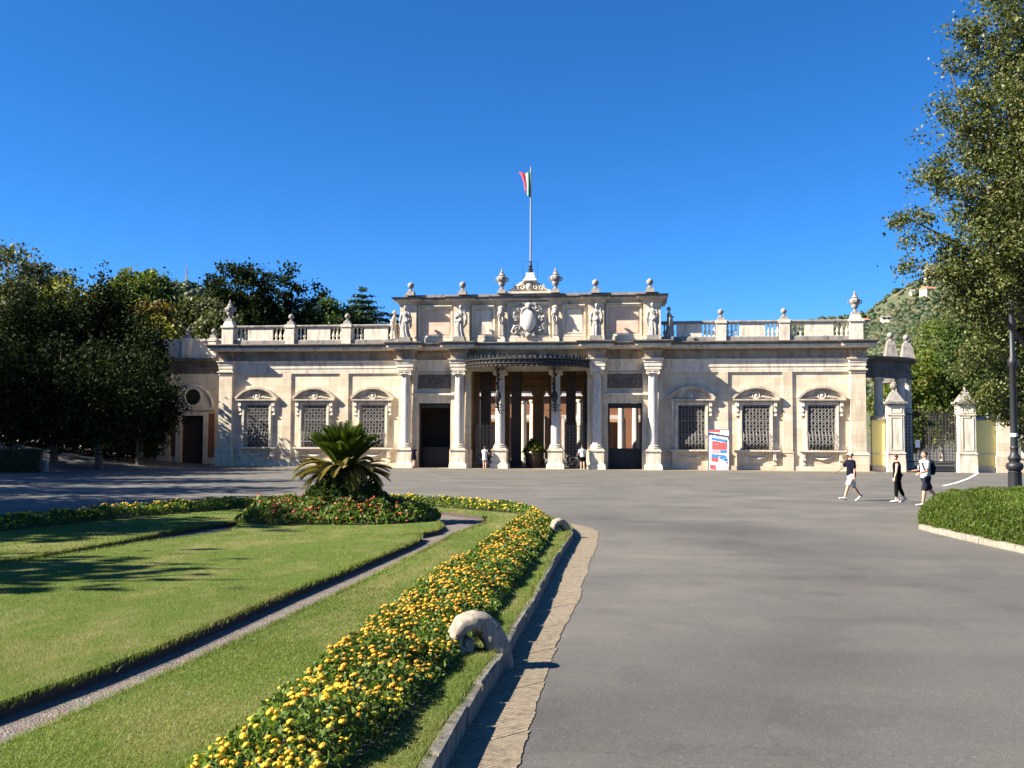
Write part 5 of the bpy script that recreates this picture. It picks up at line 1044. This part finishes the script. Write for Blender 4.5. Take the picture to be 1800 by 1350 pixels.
# round bed with red lantana around the cycad
bc = gp(598, 913, KH); bed = [(bc.x + 2.25 * math.cos(a) + .12 * math.sin(3 * a), bc.y + 1.75 * math.sin(a)) for a in np.linspace(0, 2 * PI, 33)[:-1]]
lantana('flower_bed', 'round bed of low bushes with small red and orange flowers under the cycad', 'flower bed', bed, KH, .52, 1500, .042, 'lantana_red', 80, .023, 290, 'lantana_leaf', 12, None, .5, .9)
cy = empty('cycad', (bc.x + .05, bc.y + .1, KH + G(bc.x, bc.y))); cy.scale = (.86, .86, 1.0); tag(cy, 'sago cycad with upright green fronds over a skirt of yellowing fronds', 'cycad')
b = MB(); b.lathe([(.26, 0), (.3, .2), (.27, .5), (.3, .9), (.26, 1.15), (.12, 1.28)], 16, rmod=lambda a, j: 1 + .1 * math.sin(9 * a + j * 2)); b.build('trunk', 'bark', cy, 60)
def frond_mesh(name, mat, L, curl, seed, wide=.17):
    rr = random.Random(seed); n = 46; b = MB(); pts = []
    a = 0; p = Vector((0, 0, 0)); ang = 0
    for i in range(n + 1): pts.append(p.copy()); p = p + Vector((math.cos(ang), 0, math.sin(ang))) * (L / n); ang -= curl / n * (1 + i / n)
    b.tube(pts[::4] + [pts[-1]], [.016 - .0015 * i for i in range(len(pts[::4]) + 1)], 4)
    for i in range(3, n + 1):
        t = i / n; w = wide * math.sin(PI * min(1, t * .92 + .08)) ** .5 * rr.uniform(.9, 1.1); d = (pts[min(i + 1, n)] - pts[i - 1]).normalized(); up = Vector((-d.z, 0, d.x))
        for s in (-1, 1):
            tip = pts[i] + d * w * .55 + Vector((0, s * w, 0)) + up * w * .42; b.add([pts[i] - d * .012, pts[i] + d * .014, tip], [(0, 1, 2)]); b.add([pts[i] - d * .012 + up * .012, pts[i] + d * .002 - up * .01, tip], [(0, 1, 2)])
    me = bpy.data.meshes.new(name); me.from_pydata(b.v, [], b.f); me.materials.append(MATS[mat]); return me
gm = [frond_mesh('frond', 'frond_green', 1.2, .3 + .1 * i, i, .19) for i in range(4)]; om = [frond_mesh('frond', 'frond_old', 1.2, .35 + .3 * i, 10 + i, .16) for i in range(3)]
for i in range(125):
    k = i / 125; az = i * 2.39996; el = math.radians(49 + 40 * k ** .8) + random.uniform(-.06, .06); link('frond', gm[i % 4], cy, (.1 * math.cos(az), .1 * math.sin(az), 1.1 + .08 * k), (random.uniform(-.4, .4), -el, az), random.uniform(.84, 1.04) * (1.02 - .1 * k))
for i in range(52):
    az = i * 2.39996 + .3; el = math.radians(random.uniform(2, 34)); o = link('frond', om[i % 3], cy, (.14 * math.cos(az), .14 * math.sin(az), 1.08), (random.uniform(-.3, .3), -el, az), random.uniform(.85, 1.12)); o['label'] = 'yellowing drooping frond'
n = 4200; a = RNG.uniform(0, 2 * PI, n); r_ = .22 + .78 * RNG.uniform(0, 1, n) ** .6; C = np.stack([bc.x + r_ * np.cos(a) + .1, bc.y + .1 + r_ * np.sin(a), KH + G(bc.x, bc.y) + .15 + 1.0 * RNG.uniform(0, 1, n) * (1.36 - r_)], 1)
sh = empty('shrub', (0, 0, 0)); tag(sh, 'dark glossy leafy shrub growing around the trunk of the cycad', 'shrub'); link('foliage', leaf_mesh('foliage', C, .075, 'leaf_mid', aspect=.5), sh)
b = MB()
for k in range(7): a = k * .9; b.tube([(bc.x + .1, bc.y + .1, KH + G(bc.x, bc.y)), (bc.x + .1 + .5 * math.cos(a), bc.y + .1 + .5 * math.sin(a), KH + G(bc.x, bc.y) + .7)], [.02, .008], 5)
b.build('stem', 'bark', sh)
# low hedge on the right
hp = xy([gp(x, y, .1) for x, y in [(1618, 919), (1650, 929), (1700, 940), (1800, 961), (1900, 983), (2050, 1015)]] + [gp(x, y) for x, y in [(2050, 905), (1900, 893), (1800, 888), (1700, 890), (1640, 897), (1616, 908)]])
lantana('hedge', 'low feathery green hedge behind the right-hand kerb', 'hedge', hp, .02, .62, 3600, .05, None, 0, 0, lmat='heath_leaf', ymax_fine=22, edge=.5, bump_=.35)
def box_hedge(label, px0, px1, py, h, dep, mat, dens=900, ls=.07):
    a, c = gp(px0, py), gp(px1, py); root = empty('clipped_hedge', (0, 0, 0)); tag(root, label, 'hedge'); L = (c - a); n = int(dens * L.length * (h + dep)); t, u, v = RNG.uniform(0, 1, n), RNG.uniform(0, 1, n), RNG.uniform(0, 1, n)
    top = RNG.uniform(0, 1, n) < dep / (h + dep); v = np.where(top, RNG.uniform(.92, 1.03, n), v); u = np.where(top, u, RNG.uniform(-.05, .1, n))
    C = np.stack([a.x + L.x * t - L.y / L.length * dep * u, a.y + L.y * t + L.x / L.length * dep * u, a.z + h * v], 1); link('foliage', leaf_mesh('foliage', C, ls, mat), root)
    b = MB(); nn = Vector((-L.y, L.x, 0)).normalized(); q = [a + L * .01 + nn * .06, c - L * .01 + nn * .06, c - L * .01 + nn * (dep - .05), a + L * .01 + nn * (dep - .05)]; b.add([(p.x, p.y, a.z) for p in q] + [(p.x, p.y, a.z + h * .93) for p in q], [(0, 1, 2, 3), (4, 5, 6, 7), (0, 1, 5, 4), (1, 2, 6, 5), (2, 3, 7, 6), (3, 0, 4, 7)]); b.build('core', 'soil', root)
box_hedge('clipped boxy hedge at the far left edge beside a bollard', -60, 70, 831, 1.35, 1.2, 'leaf_olive'); box_hedge('ivy-green sunlit hedge under the dark trees at far left', 70, 135, 774, 1.2, .8, 'leaf_bright', 500, .1)
lk = [gp(x, y, .1) for x, y in [(-40, 752), (2, 764), (30, 773), (60, 779), (92, 783)]]
kr3 = empty('kerb'); struct(kr3); kerb_row(kr3, lk, .2, .14, 1.2, 1.8, 'lichen_stone', out=-1)
# ------------------------------------------------------------------ trees
def tree(name, label, x, y, lobes, lmat, ncl, per, lsize, sig, tr=.25, bark='bark', group=None, cat='tree', shell=.55, flat=1.0, tz=None, limbs=10, twigs=0):
    z0 = G(x, y); root = empty(name, (x, y, z0)); tag(root, label, cat, group)
    vol = np.array([l[3] * l[4] * l[5] for l in lobes]) ** .67; pick = RNG.choice(len(lobes), ncl, p=vol / vol.sum()); L = np.array(lobes)[pick]
    d = RNG.normal(size=(ncl, 3)); d /= np.linalg.norm(d, axis=1)[:, None]; r = RNG.uniform(shell, 1.0, ncl)[:, None]; cc = L[:, :3] + d * r * L[:, 3:6]
    k = (RNG.uniform(.5, 1.5, ncl) * per).astype(int); idx = np.repeat(np.arange(ncl), k); C = cc[idx] + RNG.normal(0, 1, (len(idx), 3)) * np.array([sig, sig, sig * .75 * flat]) * RNG.uniform(.6, 1.3, ncl)[idx][:, None]
    C = C[C[:, 2] > .3]
    link('crown', leaf_mesh('crown', C, lsize, lmat, jitter=.4), root)
    zt = tz if tz is not None else min(l[2] for l in lobes); b = MB(); rr = random.Random(int(abs(x) * 100)); bend = [Vector((0, 0, -.2)), Vector((rr.uniform(-.1, .1), rr.uniform(-.1, .1), zt * .5)), Vector((rr.uniform(-.2, .2), 0, zt)), Vector((rr.uniform(-.3, .3), 0, zt * 1.35))]
    b.tube(bend, [tr * 1.25, tr, tr * .8, tr * .45], 9)
    for i in range(min(limbs, ncl)):
        e = Vector(cc[i]); s = bend[1].lerp(bend[3], rr.uniform(.3, 1)); m_ = s.lerp(e, .5) + Vector((0, 0, rr.uniform(-.2, .4))); b.tube([s, m_, e], [tr * .28, tr * .16, tr * .05], 6)
    for i in range(twigs):
        e = Vector(cc[rr.randrange(ncl)]); s = e.lerp(Vector((0, 0, e.z - .6)), .4); b.tube([s, s.lerp(e, .6) + Vector((0, 0, .1)), e + (e - s) * .3], [.03, .018, .005], 4)
    b.build('trunk', bark, root, 60); return root
def T_(px, Y): return at(px, Y), Y
def zt_(py, Y): return CAM.z + (HORIZON - py) / F_PX * Y
# holm oak reaching in at the right edge
ox, oy = 15.2, 28.0
def ol(px, py, rx, rz, ry=None): return ((px - 900) / 61.4 - ox, 0 if ry is None else random.uniform(-.4, .4), 2.62 + (767 - py) / 61.4 - G(ox, oy), rx, ry or rx, rz)
oak_l = [ol(1800, -40, 1.1, 1.3), ol(1790, 70, 1.35, 1.4), ol(1768, 190, 1.75, 1.5), ol(1755, 320, 2.0, 1.5), ol(1748, 430, 1.9, 1.2), ol(1740, 510, 1.3, .7), ol(1715, 545, .9, .5), ol(1690, 470, .9, .5), ol(1840, 300, 2.2, 4.0),
    ol(1640, 430, .8, .3, .5), ol(1590, 470, .45, .16, .3), ol(1612, 385, .6, .3, .4), ol(1650, 300, .6, .4, .5), ol(1640, 235, .45, .22, .3), ol(1660, 180, .5, .3, .4), ol(1700, 100, .5, .4, .4), ol(1650, 490, .6, .25, .4), ol(1720, 30, .4, .5, .4)]
tree('holm_oak', 'tall holm oak with hanging branches at the right edge of the picture', ox, oy, oak_l, 'leaf_oak', 1150, 66, .062, .2, .34, 'bark', None, shell=.35, limbs=44, twigs=120, tz=5)
# trees behind the gate
for i, (px, Y, py, r, mt, lb) in enumerate(((1598, 90, 620, 2.5, 'leaf_bright', 'bright green tree behind the left half of the iron gate'), (1655, 97, 545, 3.6, 'leaf_bright', 'yellow-green tree rising behind the iron gate'), (1725, 92, 535, 3.8, 'leaf_mid', 'green tree behind the right-hand gate pier'), (1800, 88, 500, 4.6, 'leaf_mid', 'green tree behind the lamp post'), (1870, 84, 520, 4.6, 'leaf_dark', 'dark tree beyond the low wall at the right edge'))):
    x, y = T_(px, Y); h = zt_(py, Y); tree('garden_tree', lb, x, y, [(0, 0, h - r, r, r, r), (-r * .5, 0, h * .5, r * .9, r, h * .22), (r * .5, -.5, h * .45, r * .9, r, h * .25), (0, -1, h * .28, r * .9, r * .9, h * .16)], mt, 330, 44, .2, .5, .22, 'pale_bark', 'trees behind the gate', shell=.5)
hx, hy = at(1850, 50), 50.0
def hl(px, py, r, rz): return ((px - 900) / 34.4 - hx, random.uniform(-.5, .5), 2.62 + (766 - py) / 34.4, r, r, rz)
tree('holm_oak', 'smaller leafy oak whose branches hang over the yellow wall behind the lamp post', hx, hy, [hl(1790, 590, 1.7, 1.3), hl(1745, 560, 1.5, 1.2), hl(1715, 620, .9, .8), hl(1770, 660, 1.3, .9), hl(1730, 690, .6, .4), hl(1800, 700, 1.1, .9), hl(1830, 560, 2, 2), hl(1780, 500, 1.4, 1.2), hl(1738, 712, .9, .5), hl(1775, 735, .9, .4), hl(1700, 655, .6, .5)], 'leaf_oak', 420, 44, .1, .28, .26, 'bark', None, shell=.3, tz=4, limbs=20)
# dark evergreen row on the left
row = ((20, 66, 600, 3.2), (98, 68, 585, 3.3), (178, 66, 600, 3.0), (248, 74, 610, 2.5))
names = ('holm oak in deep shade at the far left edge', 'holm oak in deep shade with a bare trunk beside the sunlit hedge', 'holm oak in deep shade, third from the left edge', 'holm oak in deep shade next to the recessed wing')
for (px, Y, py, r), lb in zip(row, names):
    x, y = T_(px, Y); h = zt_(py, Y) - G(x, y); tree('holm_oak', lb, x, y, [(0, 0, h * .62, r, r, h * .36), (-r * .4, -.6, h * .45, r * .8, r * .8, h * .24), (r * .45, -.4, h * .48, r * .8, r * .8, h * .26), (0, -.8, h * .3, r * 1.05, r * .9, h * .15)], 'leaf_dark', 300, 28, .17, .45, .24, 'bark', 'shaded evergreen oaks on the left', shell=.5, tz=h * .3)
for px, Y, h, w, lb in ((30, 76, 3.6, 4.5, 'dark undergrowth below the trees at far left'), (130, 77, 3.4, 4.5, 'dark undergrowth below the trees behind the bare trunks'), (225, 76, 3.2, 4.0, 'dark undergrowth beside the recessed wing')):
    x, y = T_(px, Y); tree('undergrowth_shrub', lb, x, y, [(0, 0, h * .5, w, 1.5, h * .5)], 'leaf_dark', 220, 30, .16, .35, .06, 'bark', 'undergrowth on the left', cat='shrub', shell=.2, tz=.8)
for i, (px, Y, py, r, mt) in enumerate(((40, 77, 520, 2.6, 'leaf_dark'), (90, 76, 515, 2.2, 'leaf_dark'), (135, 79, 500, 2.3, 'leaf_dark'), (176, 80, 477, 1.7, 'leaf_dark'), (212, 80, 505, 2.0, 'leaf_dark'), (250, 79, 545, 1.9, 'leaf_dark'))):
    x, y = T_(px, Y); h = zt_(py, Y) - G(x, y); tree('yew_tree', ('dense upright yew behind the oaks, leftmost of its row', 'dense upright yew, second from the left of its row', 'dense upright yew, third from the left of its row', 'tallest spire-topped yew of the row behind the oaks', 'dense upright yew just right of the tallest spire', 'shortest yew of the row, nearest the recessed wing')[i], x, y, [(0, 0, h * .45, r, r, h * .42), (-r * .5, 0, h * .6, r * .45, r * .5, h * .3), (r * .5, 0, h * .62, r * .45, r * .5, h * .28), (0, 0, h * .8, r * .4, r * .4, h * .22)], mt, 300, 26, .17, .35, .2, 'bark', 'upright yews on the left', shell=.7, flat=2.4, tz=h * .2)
for px, Y, py, r, mt, lb, nm in ((15, 96, 432, 4.0, 'leaf_olive', 'tall olive-green tree at the top left edge', 'broadleaf_tree'), (75, 100, 468, 4.2, 'leaf_olive', 'rounded tree on the skyline at far left', 'broadleaf_tree'), (125, 96, 492, 3.4, 'leaf_yellow', 'yellowish tree on the skyline left of the spire-topped yew', 'broadleaf_tree'), (235, 98, 476, 2.6, 'leaf_bright', 'bright green upright tree on the skyline', 'broadleaf_tree'), (268, 100, 480, 2.4, 'leaf_mid', 'green upright tree left of the distant hill', 'broadleaf_tree'), (262, 88, 535, 2.4, 'leaf_brown', 'brown-tinged tree above the recessed wing', 'broadleaf_tree'), (272, 86, 566, 1.6, 'leaf_yellow', 'small yellow-leaved tree above the parapet of the recessed wing', 'broadleaf_tree'),
        (318, 98, 528, 2.8, 'leaf_mid', 'rounded tree behind the recessed wing, left one', 'broadleaf_tree'), (355, 98, 522, 3.0, 'leaf_olive', 'rounded grey-green tree left of the big dark tree', 'broadleaf_tree'), (380, 96, 548, 2.2, 'leaf_olive', 'small pale round tree behind the corner urn', 'broadleaf_tree'),
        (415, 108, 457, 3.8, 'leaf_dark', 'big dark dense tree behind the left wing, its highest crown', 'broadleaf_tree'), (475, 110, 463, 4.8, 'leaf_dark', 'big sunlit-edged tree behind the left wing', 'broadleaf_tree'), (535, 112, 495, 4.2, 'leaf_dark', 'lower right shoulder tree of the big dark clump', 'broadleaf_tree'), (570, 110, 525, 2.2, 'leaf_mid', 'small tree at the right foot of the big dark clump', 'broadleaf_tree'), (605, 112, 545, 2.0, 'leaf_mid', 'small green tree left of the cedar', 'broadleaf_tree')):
    x, y = T_(px, Y); h = zt_(py, Y) - G(x, y); tree(nm, lb, x, y, [(0, 0, h - r, r, r, r), (-r * .5, 0, h - r * 1.7, r * .8, r, r), (r * .5, -.5, h - r * 1.8, r * .85, r, r), (0, -1, h - r * 2.6, r, r, r), (0, -.5, max(2.5, h - r * 3.8), r * .9, r * .9, r)], mt, 360, 48, .23, .42, .25, 'bark', 'trees on the skyline', shell=.62)
for px, Y, py, r, lb in ((636, 116, 503, 3.0, 'layered blue-green cedar on the skyline behind the left wing'), (692, 118, 548, 1.8, 'top of a second cedar at the left edge of the attic')):
    x, y = T_(px, Y); h = zt_(py, Y); tree('cedar', lb, x, y, [(0, 0, h - .5 - k * .7, .45 + r * (k / 4.6), .45 + r * (k / 4.6), .14) for k in range(8)] + [(0, 0, h - .3, .2, .2, .5)], 'leaf_blue', 520, 26, .15, .24, .2, 'bark', 'cedars on the skyline', shell=.2, flat=.4, tz=h * .69)
# tall trees standing left of the view whose shade falls across the road and lawn
for x, y, h, r, lb in ((-27.5, 27.5, 16, 4.6, 'evergreen oak left of the road nearest the flower border'), (-48, 51, 21, 6.2, 'very tall evergreen oak behind the road trees'), (-51, 60, 23, 6.5, 'tallest evergreen oak at the bend of the road'), (-52, 69, 24, 6.5, 'tall evergreen oak up the slope at the bend'), (-33, 36, 18, 5.0, 'tall evergreen oak left of the road, shading the square'), (-37, 46, 19, 5.2, 'tall evergreen oak further along the road, shading the square'), (-41, 57, 19, 5.0, 'tall evergreen oak beyond the clipped hedge'), (-18.3, 9.0, 9.4, 3.0, 'evergreen oak left of the lawn that shades its edge'), (-25, 23, 14, 3.6, 'evergreen oak left of the far flower border'), (-22.5, 16.3, 13, 3.6, 'evergreen oak left of the lawn, shading the far flower border')):
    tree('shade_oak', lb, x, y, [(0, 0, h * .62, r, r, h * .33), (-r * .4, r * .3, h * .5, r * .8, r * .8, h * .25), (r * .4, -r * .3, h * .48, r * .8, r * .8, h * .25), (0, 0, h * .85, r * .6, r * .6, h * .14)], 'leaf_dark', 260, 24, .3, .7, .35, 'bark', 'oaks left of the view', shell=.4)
# ================================================================== HILLS
def hill(name, x0, x1, ridge, y0, y1, n=70, m_=36, seed=0):
    """ridge(px) gives the image height of the skyline seen at depth y1"""
    rr = np.random.default_rng(seed); V = []; ph = rr.uniform(0, 6, 8)
    for j in range(m_ + 1):
        t = j / m_ * 1.25; Y = y0 + (y1 - y0) * t
        for i in range(n + 1):
            px = x0 + (x1 - x0) * i / n; zr = zt_(ridge(px), y1); f = t ** 1.1 if t <= 1 else 1 - .8 * (t - 1)
            X = at(px, Y); w = 1 + .05 * math.sin(X * .03 + ph[0]) * math.sin(Y * .02 + ph[1]) + .03 * math.sin(X * .09 + ph[2]); V.append((X, Y, max(-1, zr * f * (w if t < .97 else 1 + .02 * math.sin(X * .11)))))
    b = MB(); b.add(V, [(j * (n + 1) + i, j * (n + 1) + i + 1, (j + 1) * (n + 1) + i + 1, (j + 1) * (n + 1) + i) for j in range(m_) for i in range(n)]); o = b.build(name, 'dry_ground', None, 60); struct(o); return V, n, m_
def hill_wood(label, VV, cnt, smin, smax, jmin=.1, seed=1):
    V, n, m_ = VV; rr = np.random.default_rng(seed); ico = bmesh.new(); bmesh.ops.create_icosphere(ico, subdivisions=1, radius=1); iv = np.array([v.co[:] for v in ico.verts]); fi = np.array([[v.index for v in f.verts] for f in ico.faces]); ico.free()
    A = np.array(V).reshape(m_ + 1, n + 1, 3); jj = rr.uniform(jmin * m_, m_ * .82, cnt); ii = rr.uniform(0, n - 1e-3, cnt); j0, i0 = jj.astype(int), ii.astype(int); a, b_ = (jj - j0)[:, None], (ii - i0)[:, None]
    P = (A[j0, i0] * (1 - a) + A[j0 + 1, i0] * a) * (1 - b_) + (A[j0, i0 + 1] * (1 - a) + A[j0 + 1, i0 + 1] * a) * b_
    clump = np.sin(P[:, 0] * .035) * np.sin(P[:, 1] * .028 + 1) + rr.normal(0, .35, cnt); P = P[clump > -.5]; s = rr.uniform(smin, smax, len(P)); k = len(P)
    W = iv[None] * (s[:, None, None] * np.array([1, 1, .95])) * rr.uniform(.7, 1.3, (k, len(iv), 1)) + P[:, None] + np.array([0, 0, .5]) * s[:, None, None]
    Fq = (fi[None] + (np.arange(k) * len(iv))[:, None, None]).reshape(-1, 3); o = link('wooded_slope', np_mesh('wooded_slope', W.reshape(-1, 3), Fq, 'hill_leaf')); tag(o, label, 'woodland', None, 'stuff')
rx = [(1250, 640), (1400, 575), (1480, 556), (1530, 545), (1580, 515), (1620, 497), (1700, 478), (1800, 462), (2000, 440), (2300, 420)]
rid_r = lambda p: float(np.interp(p, [a for a, _ in rx], [b for _, b in rx])); rid_l = lambda p: float(np.interp(p, [-400, 0, 200, 290, 325, 360, 450, 600, 900], [560, 540, 520, 508, 505, 512, 530, 575, 660]))
HR = hill('hill', 1250, 2300, rid_r, 230, 620, seed=2); hill_wood('scrubby trees and olive groves covering the right-hand hillside', HR, 24000, .5, 2.4, .12, 5)
HL = hill('hill', -400, 900, rid_l, 350, 800, seed=4); hill_wood('distant dark woodland covering the left-hand hill', HL, 12000, 1.6, 3.6, .2, 6)
def house(label, px, py, Y, w, h, d, roof='roof_tile', wall='house_wall', flat=False, name='house', win=2):
    for Yt in np.linspace(235, 619, 200):
        tt = (Yt - 230) / 390
        if zt_(rid_r(px), 620) * tt ** 1.1 >= zt_(py + 3, Yt): Y = float(Yt); break
    x = at(px, Y); z = zt_(py, Y); k_ = Y / 540; w *= k_; h *= k_; d *= k_; root = empty(name, (x, Y, z), random.uniform(-.3, .3)); tag(root, label, 'house' if name == 'house' else 'tower', 'buildings on the hillside')
    b = MB(); b.box(-w / 2, w / 2, 0, d, -4, h); b.build('wall', wall, root)
    b = MB()
    if flat: b.box(-w / 2 - .2, w / 2 + .2, -.2, d + .2, h, h + .5)
    else: b.add([(-w / 2 - .4, -.5, h), (w / 2 + .4, -.5, h), (w / 2 + .4, d + .5, h), (-w / 2 - .4, d + .5, h), (-w / 2, d / 2, h + d * .28), (w / 2, d / 2, h + d * .28)], [(0, 1, 5, 4), (2, 3, 4, 5), (0, 4, 3), (1, 2, 5), (0, 3, 2, 1)])
    b.build('roof', roof, root)
    for i in range(win): b = MB(); xx = -w / 2 + w * (i + .5) / win; b.box(xx - .5, xx + .5, -.06, .05, h * .35, h * .35 + 1.5); b.build('window', 'dark_void', root)
house('small house with red tiled roof just right of the corner urn', 1522, 566, 400, 6.5, 2.2, 4.5); house('white cottage on the slope right of the red-roofed house', 1561, 560, 430, 5, 1.8, 3.5, 'grey_stone', 'house_wall')
house('low white house high on the hillside', 1619, 516, 560, 8, 2.6, 5, 'grey_stone', 'house_wall'); house('cream house below the old tower on the hilltop', 1645, 516, 570, 9, 4, 6); house('old stone tower ruin on the hilltop half hidden by leaves', 1653, 500, 590, 9, 12, 8, 'rock', 'rock', True, 'stone_tower'); house('pale building on the hilltop behind the oak leaves', 1690, 492, 600, 16, 8, 8, 'rock', 'house_wall', True)
mt_ = MB(); mx, mz = at(323, 790), zt_(508, 790)
for s in (-1, 1):
    for q in (-1, 1): mt_.tube([(s * 1.2, q * 1.2, -3), (0, 0, 20)], [.25, .15], 4)
for z in range(0, 18, 3): k = 1.2 * (1 - z / 20); mt_.tube([(-k, -k, z), (k, -k, z), (k, k, z), (-k, k, z)], .12, 4, True)
tag(mt_.build('radio_mast', 'iron_grey', None, None, (mx, 790, mz)), 'thin lattice radio mast on the distant left hill', 'mast')
